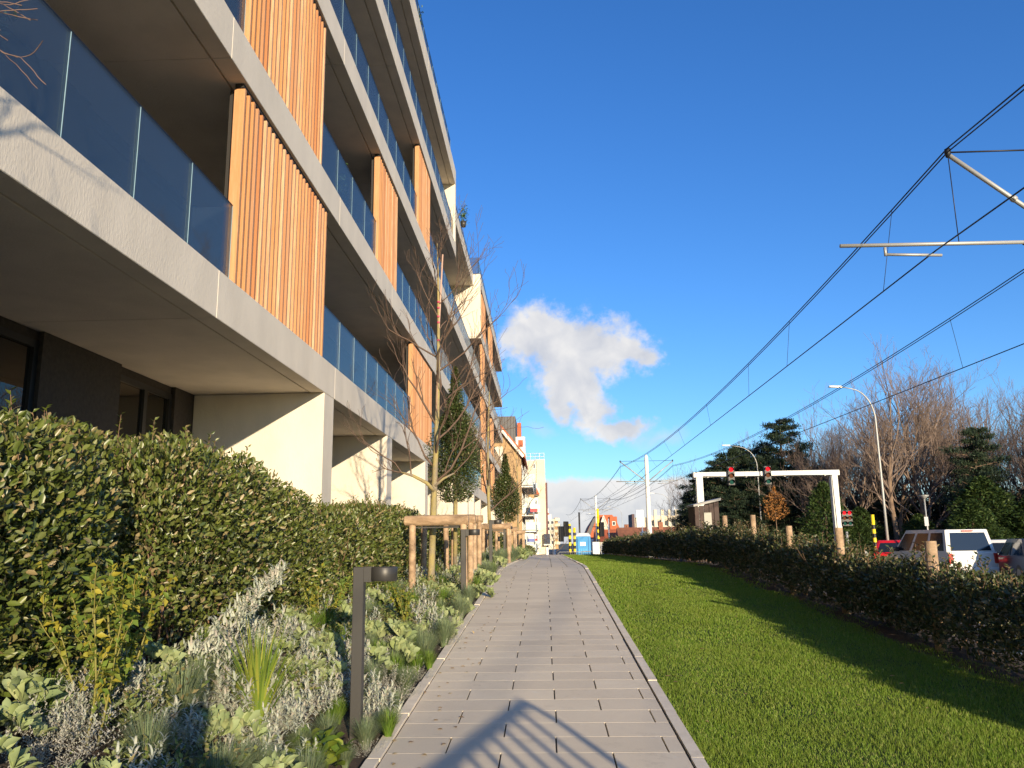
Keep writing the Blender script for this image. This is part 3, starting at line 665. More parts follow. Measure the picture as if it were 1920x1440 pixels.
# ---- planting in the left bed
def M_col(name, cols, **k): return mat(name, rough=k.pop('rough', .75), spec=.25, island=cols, translucent=k.pop('translucent', .15), **k)
M_lamb = M_col('felted_leaves', [(0.25, 0.31, 0.14), (0.32, 0.37, 0.19), (0.20, 0.26, 0.11), (0.38, 0.41, 0.20), (0.28, 0.34, 0.13)])
M_silver = M_col('silver_leaves', [(0.42, 0.45, 0.36), (0.50, 0.52, 0.43), (0.36, 0.41, 0.31), (0.56, 0.56, 0.47), (0.47, 0.42, 0.35)])
M_curry = M_col('grey_sprigs', [(0.36, 0.35, 0.30), (0.45, 0.43, 0.38), (0.30, 0.29, 0.24), (0.40, 0.40, 0.33)])
M_fescue = M_col('blue_grass', [(0.16, 0.22, 0.11), (0.22, 0.28, 0.15), (0.12, 0.18, 0.08), (0.28, 0.30, 0.15), (0.20, 0.26, 0.17)], translucent=.25)
M_sedge = M_col('bright_sedge', [(0.12, 0.22, 0.02), (0.18, 0.29, 0.04), (0.09, 0.17, 0.02), (0.22, 0.28, 0.06)], translucent=.3)
M_iris = M_col('iris_leaves', [(0.16, 0.26, 0.03), (0.26, 0.34, 0.05), (0.12, 0.20, 0.03), (0.36, 0.38, 0.06)], translucent=.3)
M_heu = M_col('glossy_leaves', [(0.09, 0.15, 0.02), (0.13, 0.20, 0.03), (0.20, 0.24, 0.03), (0.07, 0.12, 0.02)], rough=.4)
M_rose = M_col('rose_leaves', [(0.13, 0.19, 0.03), (0.10, 0.15, 0.028), (0.19, 0.21, 0.03), (0.33, 0.28, 0.035), (0.11, 0.16, 0.035)], rough=.5)
M_rosestem = mat('rose_canes', (0.22, 0.20, 0.05), .7)
M_green = M_col('leafy_green', [(0.10, 0.15, 0.035), (0.15, 0.19, 0.05), (0.20, 0.22, 0.07), (0.24, 0.20, 0.09)])

def hemi(n, r, h, flat=.55):
    a = RNG.uniform(0, 2*pi, n); q = np.sqrt(RNG.uniform(0, 1, n)); e = np.sqrt(np.maximum(0, 1-q*q))
    return np.stack([q*np.cos(a)*r, q*np.sin(a)*r, e*h], 1), np.stack([q*np.cos(a), q*np.sin(a), e*flat+.15], 1)
CURL = (np.array([(-.5, 0, 0), (.5, 0, 0), (-.5, .3, .14), (.5, .3, .14), (-.42, .62, .16), (.42, .62, .16), (-.25, .88, .03), (.25, .88, .03), (0, .97, -.14)], float),
        np.array([(0, 1, 3), (0, 3, 2), (2, 3, 5), (2, 5, 4), (4, 5, 7), (4, 7, 6), (6, 7, 8)]))
def silver_mesh(n, r, h, leafL, leafW):
    parts = []
    for j in range(n):
        a0 = RNG.uniform(0, 2*pi); q = sqrt(RNG.uniform(0, 1))*r; d = np.array([cos(a0)*.5*q/r, sin(a0)*.5*q/r, 1.0])+RNG.normal(0, .12, 3); d /= np.linalg.norm(d)
        L = h*RNG.uniform(.55, 1.05)*(1-.35*(q/r)**2); per = 20; t = np.linspace(.3, 1, per)[:, None]
        PP = np.array([[cos(a0)*q*.8, sin(a0)*q*.8, 0]])+d[None]*t*L; a = np.arange(per)*2.4+RNG.uniform(0, 6)
        el = .05+.85*t[:, 0]**4; DD = np.stack([np.cos(a)*np.cos(el), np.sin(a)*np.cos(el), np.sin(el)], 1)+RNG.normal(0, .12, (per, 3))
        parts.append(scatter(CURL, PP, DD, leafL*RNG.uniform(.75, 1.15, per)*(1.1-.35*t[:, 0]), leafW, up=np.tile([[0, 0, 1.0]], (per, 1))+RNG.normal(0, .1, (per, 3))))
    V, Fc = join(parts); return raw_mesh('silver_plant', V, Fc, True), M_silver
def p_lamb(k):
    parts = []; rr = .20
    for j in range(18):                       # rosettes of broad felted leaves
        P0, D0 = hemi(1, rr, .16); m = 9; a = RNG.uniform(0, 2*pi)+np.arange(m)*2.4
        el = RNG.uniform(.3, 1.1, m); D = np.stack([np.cos(a)*np.cos(el), np.sin(a)*np.cos(el), np.sin(el)], 1)+D0*.5
        L = RNG.uniform(.06, .11, m); parts.append(scatter(BROAD, np.repeat(P0, m, 0), D, L, L*.44))
    V, Fc = join(parts); return raw_mesh('lambs_ear', V, Fc, True), M_lamb
def stems_with(n, r, h, leafL, leafW, per, tm, mt, name, curl=.6, droop=.0):
    parts = []; 
    for j in range(n):
        P0, D0 = hemi(1, r, h*.35); d = D0[0]*np.array([.8, .8, 1.2])+RNG.normal(0, .2, 3); d /= np.linalg.norm(d)
        L = h*RNG.uniform(.5, 1.0); t = np.linspace(.15, 1, per)[:, None]; base = P0*np.array([[.7, .7, 0]])
        PP = base+d[None]*t*L+np.array([[0, 0, -droop]])*t*t*L
        a = np.arange(per)*2.4+RNG.uniform(0, 6); DD = np.stack([np.cos(a), np.sin(a), np.full(per, curl)], 1)+d*.6*(t)
        parts.append(scatter(tm, PP, DD, leafL*(1.15-t[:, 0]*.4), leafW))
    V, Fc = join(parts); return raw_mesh(name, V, Fc), mt
def tuft(n, r, h, w, mt, name, arch=.9, seg=4):
    Vs = []; Fs = []; b = 0
    a = RNG.uniform(0, 2*pi, n); lean = RNG.uniform(.05, 1, n)**.8*arch; L = h*RNG.uniform(.6, 1.15, n)
    p = np.stack([np.cos(a)*r*.25*RNG.uniform(0, 1, n), np.sin(a)*r*.25*RNG.uniform(0, 1, n), np.zeros(n)], 1)
    side = np.stack([-np.sin(a), np.cos(a), np.zeros(n)], 1); rings = []
    for s in range(seg+1):
        ww = w*(1-(s/seg)**1.5)*.5+.0003; rings.append(np.stack([p-side*ww, p+side*ww], 1))
        ang = lean*(.35+1.1*s/seg); d = np.stack([np.cos(a)*np.sin(ang), np.sin(a)*np.sin(ang), np.cos(ang)], 1); p = p+d*(L/seg)[:, None]
    V = np.stack(rings, 1).reshape(-1, 3); k = 2*(seg+1)
    q = np.array([(2*s, 2*s+1, 2*s+3, 2*s+2) for s in range(seg)]); I = (np.arange(n)*k)[:, None, None]+q[None]
    return raw_mesh(name, V, I.reshape(-1, 4)), mt
def rose_plant(h, n):
    parts = []; segs = []
    for j in range(n):
        a = random.uniform(0, 2*pi); grow(segs, (cos(a)*.04, sin(a)*.04, 0), (cos(a)*.25, sin(a)*.25, 1), h*random.uniform(.7, 1.05), .0065, 1, random, spread=.6, kids=2, up=.2, steps=6, shrink=.35, wob=.09)
    for s in segs:
        p = np.array(s[1]); m = 3
        if p[2] < h*.12: continue
        parts.append(scatter(LEAF, np.repeat(p[None], m, 0), RNG.normal(size=(m, 3))+np.array([0, 0, .2]), RNG.uniform(.03, .05, m), .026))
    V, Fc = join(parts); return segs, V, Fc
PROTO = {}
PLANT = []
def plant_proto(kind, me, mt, label, cat, group):
    PROTO.setdefault(kind, []).append((me, mt, label, cat, group))
for k in range(2):
    me, mt = p_lamb(k); plant_proto('lamb', me, mt, 'felted pale green broad leaved plant', 'plant', 'felted pale green plants in the bed')
    me, mt = silver_mesh(26, .19, .29, .072, .0105); plant_proto('silver', me, mt, 'silvery narrow leaved plant', 'plant', 'silvery plants in the bed')
    me, mt = stems_with(70, .17, .25, .016, .005, 22, LEAF_N, M_curry, 'grey_sprig_plant', .6); plant_proto('curry', me, mt, 'low grey brown sprig plant', 'plant', 'grey sprig plants in the bed')
    me, mt = tuft(900, .12, .26, .0032, M_fescue, 'blue_grass', 1.05); plant_proto('fescue', me, mt, 'fine blue green grass tuft', 'grass tuft', 'fine grass tufts in the bed')
    me, mt = tuft(420, .10, .24, .006, M_sedge, 'green_sedge', .9); plant_proto('sedge', me, mt, 'bright green grass tuft', 'grass tuft', 'bright green tufts in the bed')
    me, mt = stems_with(40, .20, .34, .05, .022, 12, LEAF, M_green, 'leafy_plant', .5); plant_proto('green', me, mt, 'loose leafy green and brown plant', 'plant', 'leafy green plants in the bed')
me, mt = stems_with(20, .14, .16, .11, .085, 5, BROAD, M_heu, 'glossy_plant', .35); plant_proto('glossy', me, mt, 'low plant with round glossy green leaves', 'plant', 'round leaved plants in the bed')
NAMES = dict(lamb='felted_plant', silver='silver_plant', curry='grey_sprig_plant', fescue='fine_grass_tuft', sedge='green_grass_tuft', green='leafy_plant', glossy='round_leaf_plant')
LAMPS_Y = [5.34, 12.19, 18.4, 24.8]
def where(x, y):
    side = 'at the kerb' if x > -1.45 else ('mid bed' if x > -1.85 else 'by the shrubs')
    if y < 5.0: z = 'before the first lamp'
    elif y < 8.5: z = 'just past the first lamp'
    elif y < 12.1: z = 'short of the second lamp'
    elif y < 18: z = 'beyond the second lamp'
    elif y < 27: z = 'by the further log frames'
    else: z = 'at the far bed end'
    return side, z
def plant(kind, x, y, s=1.0, label=None, var=None, sink=.0):
    me, mt, lab, cat, grp = PROTO[kind][random.randrange(len(PROTO[kind])) if var is None else var]
    if not me.materials: me.materials.append(mt)
    o = bpy.data.objects.new(NAMES[kind], me); COL.objects.link(o)
    o.location = (x, y, bz(x, y)-.02-sink); o.rotation_euler = (0, 0, random.uniform(0, 6.28)); o.scale = (s, s, s*random.uniform(.85, 1.15))
    sd_, z = where(x, y)
    tag(o, label or f'{lab} {sd_} {z}', cat, f'{grp}, {sd_} {z}')
    if label: del o['group']
    return o
def build_planting():
    prng = random.Random(11); R = prng.uniform
    # specimens the photo singles out
    for (k, x, y, s) in (('silver', -1.75, 4.55, 1.1), ('silver', -1.85, 5.05, 1.25), ('silver', -1.98, 5.5, 1.1), ('silver', -2.02, 5.95, 1.0), ('silver', -1.55, 4.75, 1.0), ('silver', -1.42, 4.45, .9),
                         ('lamb', -1.40, 4.12, 1.05), ('lamb', -1.62, 4.25, 1.0), ('lamb', -1.25, 3.95, .9), ('lamb', -2.2, 3.35, 1.0), ('glossy', -1.32, 4.85, .9),
                         ('curry', -2.05, 3.75, 1.1), ('curry', -1.95, 3.3, 1.1), ('curry', -2.1, 4.15, 1.1), ('fescue', -1.80, 4.15, 1.1), ('sedge', -2.2, 3.05, 1.2), ('sedge', -2.1, 3.5, .9),
                         ('fescue', -1.22, 4.35, .9), ('fescue', -1.45, 3.75, 1.2), ('fescue', -1.7, 3.6, 1.1), ('green', -1.95, 3.9, .9), ('green', -1.65, 3.4, .8), ('curry', -1.75, 3.85, .9),
                         ('silver', -1.28, 5.95, 1.0), ('silver', -1.14, 5.75, .75), ('silver', -1.5, 6.0, 1.15), ('silver', -1.62, 6.4, 1.15), ('lamb', -1.5, 6.75, 1.15), ('lamb', -1.32, 7.3, 1.1), ('lamb', -1.5, 7.8, 1.2),
                         ('sedge', -1.02, 5.45, .75), ('fescue', -1.12, 5.25, .8), ('curry', -1.25, 6.6, 1.0), ('fescue', -1.12, 6.7, .9), ('sedge', -1.14, 7.35, .9), ('fescue', -1.15, 7.9, 1.0),
                         ('lamb', -1.8, 6.2, 1.0), ('green', -1.95, 6.8, .9), ('curry', -1.68, 5.4, 1.0), ('lamb', -1.7, 5.8, .9)):
        plant(k, x, y, s)
    parts = []                        # one long leaning stem bundle covered in curling leaves
    for f in np.linspace(0, 1, 15):
        c = np.array([-2.0+.34*f, 4.72+.42*f, bz(-2.0, 4.75)+.10+.48*f]); m_ = 34; a = np.arange(m_)*2.4+f*9; el = RNG.uniform(-.2, .9, m_)
        D = np.stack([np.cos(a)*np.cos(el)+.35, np.sin(a)*np.cos(el)+.2, np.sin(el)+.25], 1)
        parts.append(scatter(CURL, c+RNG.normal(0, .022+.03*(1-f), (m_, 3)), D, RNG.uniform(.05, .09, m_), .011, up=np.tile([[0, 0, 1.0]], (m_, 1))+RNG.normal(0, .2, (m_, 3))))
    V, Fc = join(parts); o = link('silver_plant', raw_mesh('silver_plant', V, Fc, True), M_silver)
    tag(o, 'tall leaning silvery plant rising before the dark shrubs', 'plant')
    y = 2.9
    while y < 8.2:                       # fillers so that the soil hardly shows
        for x in (-1.12, -1.32, -1.52, -1.72, -1.92, -2.12):
            if x > -1.2 and y < 4.6: continue
            if x > -1.3 and abs(y-5.34) < .22: continue
            k = prng.choice(['fescue', 'fescue', 'curry', 'sedge']) if x > -1.4 else prng.choice(['silver', 'silver', 'lamb', 'curry', 'fescue', 'green', 'silver', 'lamb', 'sedge'])
            plant(k, x+R(-.08, .08), y+R(-.1, .1), R(.65, .95)*(.8 if x > -1.2 else 1))
        y += .27
    y = 8.1; kinds = ['lamb', 'silver', 'curry', 'fescue', 'sedge', 'green', 'lamb', 'silver']
    while y < 52:
        step = .27 if y < 13 else (.5 if y < 24 else 1.1); s = 1.0 if y < 13 else (1.25 if y < 24 else 1.8)
        xs = [-1.14, -1.42, -1.72, -2.0] if y < 24 else [-1.1, -1.65]
        for x in xs:
            k = prng.choice(kinds)
            if x > -1.2: k = prng.choice(['fescue', 'sedge', 'fescue', 'curry', 'lamb'])
            if abs(x+1.2) < .12 and any(abs(y-l) < .25 for l in LAMPS_Y): continue
            plant(k, x+R(-.1, .1), y+R(-.15, .15), s*R(.8, 1.15))
        y += step
    # yellow-green clump of strap leaves and leggy roses
    me, mt = tuft(130, .14, .60, .018, M_iris, 'strap_leaf_clump', 1.0, 7)
    o = link('strap_leaf_plant', me, mt); o.location = (-1.58, 4.62, bz(-1.58, 4.62)+.02)
    tag(o, 'bright yellow green clump of long strap leaves left of the first lamp post', 'plant')
    for x, y_, h, n, lab in ((-1.93, 3.55, .66, 5, 'leggy rose with yellow canes standing nearest the viewer'), (-2.02, 3.9, .58, 4, 'leggy yellowing rose between the nearest shrub and the silvery plants'),
                             (-1.98, 7.3, .5, 5, 'thin yellow green perennial stalks in front of bare soil'), (-1.45, 8.6, .45, 5, 'dark green leafy rose behind the head of the first lamp')):
        r = thing('rose_bush', lab, 'plant', (x, y_, bz(x, y_)-.02))
        segs, V, Fc = rose_plant(h, n); v2, f2 = seg_mesh(segs, 4)
        link('canes', raw_mesh('canes', v2, f2, True), M_rosestem, r); link('foliage', raw_mesh('foliage', V, Fc), M_rose, r)
build_planting()

# ------------------------------------------------------------------ path lamps
def build_lamps():
    labs = ['nearest dark path lamp post standing in the planting beside the kerb', 'second path lamp post in front of the first log frame', 'third path lamp post seen behind the head of the second one', 'farthest path lamp post beyond the further log frames']
    root = None
    for i, y in enumerate(LAMPS_Y):
        x = -1.2; z = pz(y)-.03
        if root is None:
            root = thing('path_lamp', labs[0], 'path lamp', (x, y, z), 0, 'dark path lamps along the kerb')
            MB().box(-.035, .035, -.035, .035, 0, 1.10).build('post', M_metal_dark, root, bevel=.003)
            MB().box(.035, .085, -.035, .035, 1.005, 1.10).build('arm', M_metal_dark, root)
            h = MB(); h.lathe([(0, 1.098), (.082, 1.098), (.085, 1.094), (.085, 1.015), (.080, 1.01), (.070, 1.012), (.068, 1.022), (0, 1.022)], .16, 0, 28); h.build('lamp_head', M_metal_dark, root)
            MB().box(-.06, .06, -.06, .06, -.02, .015).build('base_plate', M_metal_dark, root)
        else: copy_tree(root, (x, y, z), 0, None, labs[i])
build_lamps()

# ------------------------------------------------------------------ log frames and staked trees
def log(mb, a, b, r, n=12):
    a = Vector(a); b = Vector(b); pts = [a+(b-a)*t for t in (0, .02, .3, .6, .98, 1)]
    mb.tube(pts, [r*.93, r*random.uniform(.98, 1.03), r*random.uniform(.96, 1.06), r*random.uniform(.95, 1.05), r, r*.94], n)
def log_frame(x0, x1, y0, y1, zt, label, back=.05):
    root = thing('tree_support_frame', label, 'tree support', ((x0+x1)/2, y0, bz(x0, y0)), 0, 'log frames holding the young trees'); o = root.location.copy()
    for (x, y, d) in ((x0+.12, y0, 0), (x1-.08, y0, 0), (x0+.12, y1, back), (x1-.08, y1, back)):
        mb = MB(); log(mb, Vector((x+random.uniform(-.03, .03), y, bz(x, y)-.2))-o, Vector((x, y, zt+d-.05))-o, .052); mb.build('post', M_log, root)
    for y, d in ((y0, 0), (y1, back)):
        mb = MB(); log(mb, Vector((x0, y, zt+d))-o, Vector((x1, y, zt+d))-o, .078); mb.build('rail', M_log, root)
    mb = MB(); mb.box(x0+.05-o.x, x1-.05-o.x, y0+.05-o.y, y0+.16-o.y, zt-.11-o.z, zt-.085-o.z); mb.build('tie_board', M_metal_dark, root)
log_frame(-2.10, -1.13, 12.3, 13.5, .36, 'nearest log frame around the large bare tree')
log_frame(-1.98, -1.25, 15.5, 16.8, .46, 'log frame around the trunk of the nearer holly')
log_frame(-1.90, -.98, 24.0, 25.3, .50, 'third log frame along the path, around a slim bare tree')
log_frame(-1.84, -1.0, 29.5, 31.0, .50, 'log frame around the further holly')
log_frame(-1.8, -.9, 37.5, 39, .50, 'farthest log frame near the end of the bed')

def bare_tree(name, label, x, y, h, r, seed, spread=1.0, group=None, zlow=1.55, limbs=11, z0=None, m=None, grp='bare young trees with log frames'):
    rng = random.Random(seed); z0 = bz(x, y)-.05 if z0 is None else z0
    root = thing(name, label, 'tree', (x, y, z0), 0, grp)
    segs = []; p = Vector((0, 0, 0)); n = 16; pts = []
    for i in range(n+1):
        t = i/n; pts.append(Vector((.04*sin(t*4+seed)*h*.25, .03*sin(t*5+1)*h*.2, t*h)))
    rad = [r*(1-t)**.75*(1-.0*t)+.006 for t in np.linspace(0, 1, n+1)]; rad[0] *= 1.35
    tr = MB(); tr.tube(pts, rad, 10); tr.build('trunk', m or M_bark, root)
    for k in range(limbs):
        t = (zlow+(h*.93-zlow)*(k/(limbs-1))**1.0)/h; i = min(n-1, int(t*n)); b = pts[i].lerp(pts[i+1], t*n-i)
        a = k*2.4+rng.uniform(-.5, .5); L = spread*(1.25*(1-t)**.6+.25)*rng.uniform(.8, 1.2)
        d = Vector((cos(a), sin(a), .55+t*.9))
        grow(segs, b, d, L, rad[i]*.42+.002, 2, rng, spread=.55, kids=2, up=.20, steps=5, shrink=.55, wob=.16, minr=.0024)
    V, Fc = seg_mesh(segs, 4); link('branches', raw_mesh('branches', V, Fc, True), M_twig if m is None else m, root)
    return root
bt = bare_tree('young_tree', 'bare young tree with yellow lichen on its trunk inside the nearest log frame', -1.72, 12.85, 5.75, .052, 5, 1.25, limbs=17, zlow=1.75)
# lowest strong lichen-covered limbs and the pale cane tied to the leader
mb = MB(); mb.tube([(0, 0, 1.62), (-.12, -.05, 1.75), (-.33, -.1, 1.86), (-.52, -.1, 1.92)], [.035, .03, .024, .014], 8); mb.tube([(0, 0, 1.7), (.14, .02, 1.82), (.3, .05, 1.9)], [.028, .02, .012], 8); mb.build('limb', M_bark, bt)
sg = []; rg = random.Random(5)
for p_, d_, L_ in (((-.52, -.1, 1.92), (-.6, .1, 1), .9), ((-.36, -.1, 1.87), (-.3, -.3, 1), .8), ((.3, .05, 1.9), (.7, .1, .9), .8), ((.16, .02, 1.83), (.3, -.3, 1), .7), ((-.5, -.1, 1.92), (-1, 0, .1), .35)):
    grow(sg, p_, d_, L_, .012, 2, rg, spread=.5, kids=2, up=.2, steps=5, shrink=.5, wob=.16, minr=.0024)
V, Fc = seg_mesh(sg, 4); link('twigs', raw_mesh('twigs', V, Fc, True), M_twig, bt)
mb = MB(); mb.tube([(.03, -.05, 2.9), (.07, -.04, 4.4), (.12, -.02, 5.55)], .014, 6); mb.build('support_cane', mat('pale_cane', (0.5, 0.33, 0.25), .7), bt)
mb = MB()
for z in (4.05, 4.35, 4.45, 4.6, 4.7): mb.tube([(.055, -.045, z), (.055, -.045, z+.03)], .024, 8)
mb.build('plastic_tie', mat('pink_tie', (0.5, 0.06, 0.12), .5), bt)
bare_tree('young_tree', 'slim bare tree inside the third log frame', -1.62, 24.7, 5.6, .06, 9, 1.1)
bare_tree('young_tree', 'farthest thin bare tree near the end of the bed', -1.25, 38.2, 5.2, .05, 12, 1.0)
et = bare_tree('young_tree', 'bare tree at the left edge whose twigs hang over the first glass balcony', -2.75, 1.9, 5.2, .055, 21, 1.1, limbs=8, zlow=2.6)
sg = []; rg = random.Random(8)
for hz, dx, dy, dz in ((2.75, .30, .95, .30), (2.95, .34, .95, .15)):
    grow(sg, (0, 0, hz), (dx, dy, dz), .92, .007, 2, rg, spread=.5, kids=2, up=.03, steps=6, shrink=.4, wob=.16, minr=.0018)
V, Fc = seg_mesh(sg, 5); link('branches', raw_mesh('branches', V, Fc, True), mat('reddish_twig', (.20, .12, .085), .8), et)

def balcony_things():
    k = 0
    for (y, lv, lab) in ((5.1, 1, 'potted green plant on the nearest balcony behind the glass'), (15.6, 2, 'potted plant on the second balcony beside the long slat screen'), (24.0, 5, 'small potted plant standing above the roof edge of the white building'), (40.5, 5, 'potted plant above the recessed part of the roof edge')):
        z = LV[lv][1]; x = FX-.42 if lv < 5 else FX-.3
        r = thing('potted_plant', lab, 'potted plant', (x, y, z))
        MB().lathe([(0, 0), (.12, 0), (.16, .30), (.14, .30), (.13, .26), (0, .26)], 0, 0, 14).build('pot', M_metal_dark, r)
        n = 260; P = RNG.normal(size=(n, 3))*np.array([.10, .10, .24])+np.array([0, 0, .72]); V, Fc = scatter(LEAF7, P, RNG.normal(size=(n, 3))+np.array([0, 0, .5]), .10, .045)
        link('foliage', raw_mesh('foliage', V, Fc), mat('pot_plant_leaves', rough=.5, island=[(.05, .10, .03), (.09, .16, .05)]), r)
    for (y, lv, lab) in ((6.9, 1, 'dark lounge chair on the first balcony behind the glass'), (20.6, 1, 'dark lounge chair on the balcony after the long slat screen')):
        r = thing('lounge_chair', lab, 'chair', (FX-1.1, y, LV[lv][1]))
        MB().box(-.3, .3, -.3, .3, .32, .40).build('seat', M_dark, r); MB().box(-.38, -.31, -.3, .3, .32, .85).build('backrest', M_dark, r)
        for sx in (-.27, .27):
            for sy in (-.27, .27): MB().box(sx-.02, sx+.02, sy-.02, sy+.02, 0, .319).build('leg', M_dark, r)
    r = thing('balcony_divider', 'pale lattice panel behind the glass at the left edge', 'screen', (FX-.6, 4.55, LV[1][1]))
    b = MB()
    for k in range(9): b.box(-.45+k*.1, -.41+k*.1, -.02, .0, 0, 1.25)
    for k in range(12): b.box(-.45, .43, .001, .02, .05+k*.1, .09+k*.1)
    b.build('lattice', M_white, r)
balcony_things()


def crown(P0, n, rx, rz, ls, m, root, name='crown', shape='cone', lw=.5, tm=LEAF, fuzz=.0, dens_in=.4):
    T = RNG.uniform(0, 1, n)**.85; a = RNG.uniform(0, 2*pi, n)
    prof = np.sin(np.clip(T*1.05+.08, 0, 1)*pi)**.55 if shape == 'egg' else ((1-T)**.8*np.clip(T*9+.25, 0, 1))
    q = 1-RNG.uniform(0, 1, n)**1.6*dens_in*2.2; q = np.clip(q, .05, 1)
    lump = 1+.13*np.sin(a*3+T*9)+.10*np.sin(a*5-T*17)+.08*np.sin(a*9+T*31)+RNG.normal(0, .04+fuzz, n)
    R = rx*prof*q*lump
    P = np.stack([R*np.cos(a), R*np.sin(a), T*rz], 1)+np.array(P0)
    D = np.stack([np.cos(a), np.sin(a), np.full(n, .35)], 1)+RNG.normal(size=(n, 3))*.7
    L = ls*RNG.uniform(.6, 1.2, n); V, Fc = scatter(tm, P, D, L, L*lw)
    return link(name, raw_mesh(name, V, Fc), m, root)
M_holly = mat('holly_leaves', rough=0.33, spec=0.6, island=[(0.045, 0.075, 0.02), (0.07, 0.10, 0.03), (0.035, 0.06, 0.018), (0.10, 0.13, 0.045), (0.055, 0.085, 0.025), (0.14, 0.12, 0.05)])
def holly(label, x, y, h0, H, rx, n, ls):
    z0 = bz(x, y); root = thing('holly_tree', label, 'tree', (x, y, z0), 0, 'conical holly trees by the path')
    mb = MB(); mb.tube([(0, 0, 0), (.01, 0, h0), (0, 0, h0+H*.75)], [.045, .04, .012], 8); mb.build('trunk', M_bark, root)
    crown((0, 0, h0-.08), int(n*.7), rx, H*.80, ls, M_holly, root, shape='egg', dens_in=.3, fuzz=.07); crown((0, 0, h0+.3), int(n*.3), rx*.8, H*.85, ls, M_holly, root, shape='cone', fuzz=.12)
    segs = []; rng = random.Random(3)
    for k in range(26): 
        a = rng.uniform(0, 6.28); z = h0+H*rng.uniform(.0, .9); grow(segs, (0, 0, z), (cos(a), sin(a), .7), rx*.95, .008, 1, rng, kids=2, steps=3)
    V, Fc = seg_mesh(segs, 3); link('branches', raw_mesh('branches', V, Fc), M_twig, root)
holly('dark conical holly tree behind the nearest bare trunk', -1.75, 16.1, 1.55, 2.75, .47, 24000, .055)
holly('further conical holly tree beside the slim bare tree', -1.42, 30.4, 1.45, 2.5, .52, 14000, .075)

# ------------------------------------------------------------------ tram catenary
def catenary_mast(x, y, label, xl, xr, top=7.3, ext=.3):
    root = thing('catenary_mast', label, 'tram mast', (x, y, -1.63), 0, 'tram catenary masts')
    mb = MB(); mb.lathe([(.17, 0), (.16, 2.5), (.135, 5.5), (.125, top-.25), (.10, top-.1), (.04, top)], 0, 0, 14); mb.build('mast', M_white if y > 30 else M_galv, root)
    MB().lathe([(.2, 0), (.2, .06), (.0, .06)], 0, 0, 14).build('base_plate', M_galv, root)
    zc = 5.55; zm = 6.9
    for s, xe in ((-1, xl-x), (1, xr-x)):
        ex = xe; mb = MB()
        mb.tube([(s*.1, 0, zc), (ex+s*ext, 0, zc+.02)], .028, 8); mb.build('registration_arm', M_galv, root)
        mb = MB(); mb.tube([(s*.1, 0, zc+.02), (ex-s*.02, 0, zm-.05)], .033, 8); mb.tube([(ex*.5-.02, 0, (zc+zm)/2-.06), (ex*.5+.02, 0, (zc+zm)/2-.02)], .045, 8); mb.build('strut', M_galv, root)
        mb = MB(); mb.tube([(s*.1, 0, zm+.0), (ex, 0, zm)], .012, 6); mb.tube([(ex, 0, zm), (ex, 0, zc)], .007, 5); mb.build('tie_wire', M_wire, root)
        mb = MB(); sx = ex+s*(ext-.6); mb.tube([(sx, 0, zc-.02), (sx, 0, zc-.14)], .02, 6); mb.tube([(sx, 0, zc-.12), (sx-s*.75, 0, zc-.15)], .020, 6); mb.build('steady_arm', M_galv, root)
        mb = MB()
        for q in (ex, ): mb.lathe([(0, zm+.06), (.04, zm+.05), (.045, zm), (.03, zm-.07), (0, zm-.08)], q, 0, 8)
        mb.lathe([(0, zc-.06), (.055, zc-.02), (.055, zc+.02), (0, zc+.06)], ex-s*.9, 0, 8); mb.build('insulator', M_black, root)
    return root
MX = 6.95
catenary_mast(7.35, 10.7, 'near tram mast out at the right edge, its arms reaching into the sky', 5.73, 9.4, ext=1.6)
catenary_mast(6.85, 54, 'tall white tram mast rising behind the hedge in the distance', 5.12, 8.58)
catenary_mast(6.35, 100, 'farther tram mast beside the traffic lights', 4.5, 8.05)
def catenary(label, xm, xc, ys, sagm, zm=5.27, zc=3.75, drops=9, double=False):
    """messenger wire, contact wire and droppers across the spans"""
    root = thing('overhead_line', label, 'overhead line', (0, 0, 0), 0, 'tram overhead lines')
    mes = MB(); con = MB()
    for i in range(len(ys)-1):
        y0, y1 = ys[i], ys[i+1]; N = 24; pm = []; pc = []
        for k in range(N+1):
            t = k/N; y = y0+(y1-y0)*t; z = zm[i]*(1-t)+zm[i+1]*t-4*sagm*t*(1-t); x = xm[i]*(1-t)+xm[i+1]*t; pm.append((x, y, z))
            pc.append((xc[i]*(1-t)+xc[i+1]*t, y, zc[i]*(1-t)+zc[i+1]*t-.10*t*(1-t)))
        mes.tube(pm, .011, 5)
        if double: mes.tube([(a+.0, b, c-.055) for a, b, c in pm], .010, 5)
        con.tube(pc, .011, 5)
        for k in range(drops):
            q = int((k+.5)/drops*N); a = pm[q]; b = pc[q]; MB().tube([a, b, (b[0], b[1]+.03, b[2]-.01)], .005, 4).build('dropper', M_wire, root)
    mes.build('messenger_wire', M_wire, root); con.build('contact_wire', M_wire, root)
ysp = [-32, 10.7, 54, 100, 150]
catenary('overhead line of the near tram track crossing the sky', [6.0, 5.73, 5.12, 4.5, 4.0], [6.3, 5.41, 5.9, 4.9, 4.6], ysp, .75, [5.3, 5.33, 4.95, 5.2, 5.2], [3.8, 3.84, 3.72, 3.8, 3.8], double=True)
catenary('overhead line of the far tram track, lower in the sky', [9.6, 9.3, 8.58, 8.05, 7.6], [9.0, 9.6, 8.0, 7.6, 7.2], ysp, .75, [5.27, 5.30, 4.95, 5.2, 5.2], [3.7, 3.7, 3.68, 3.8, 3.8], double=True)
fw = MB()
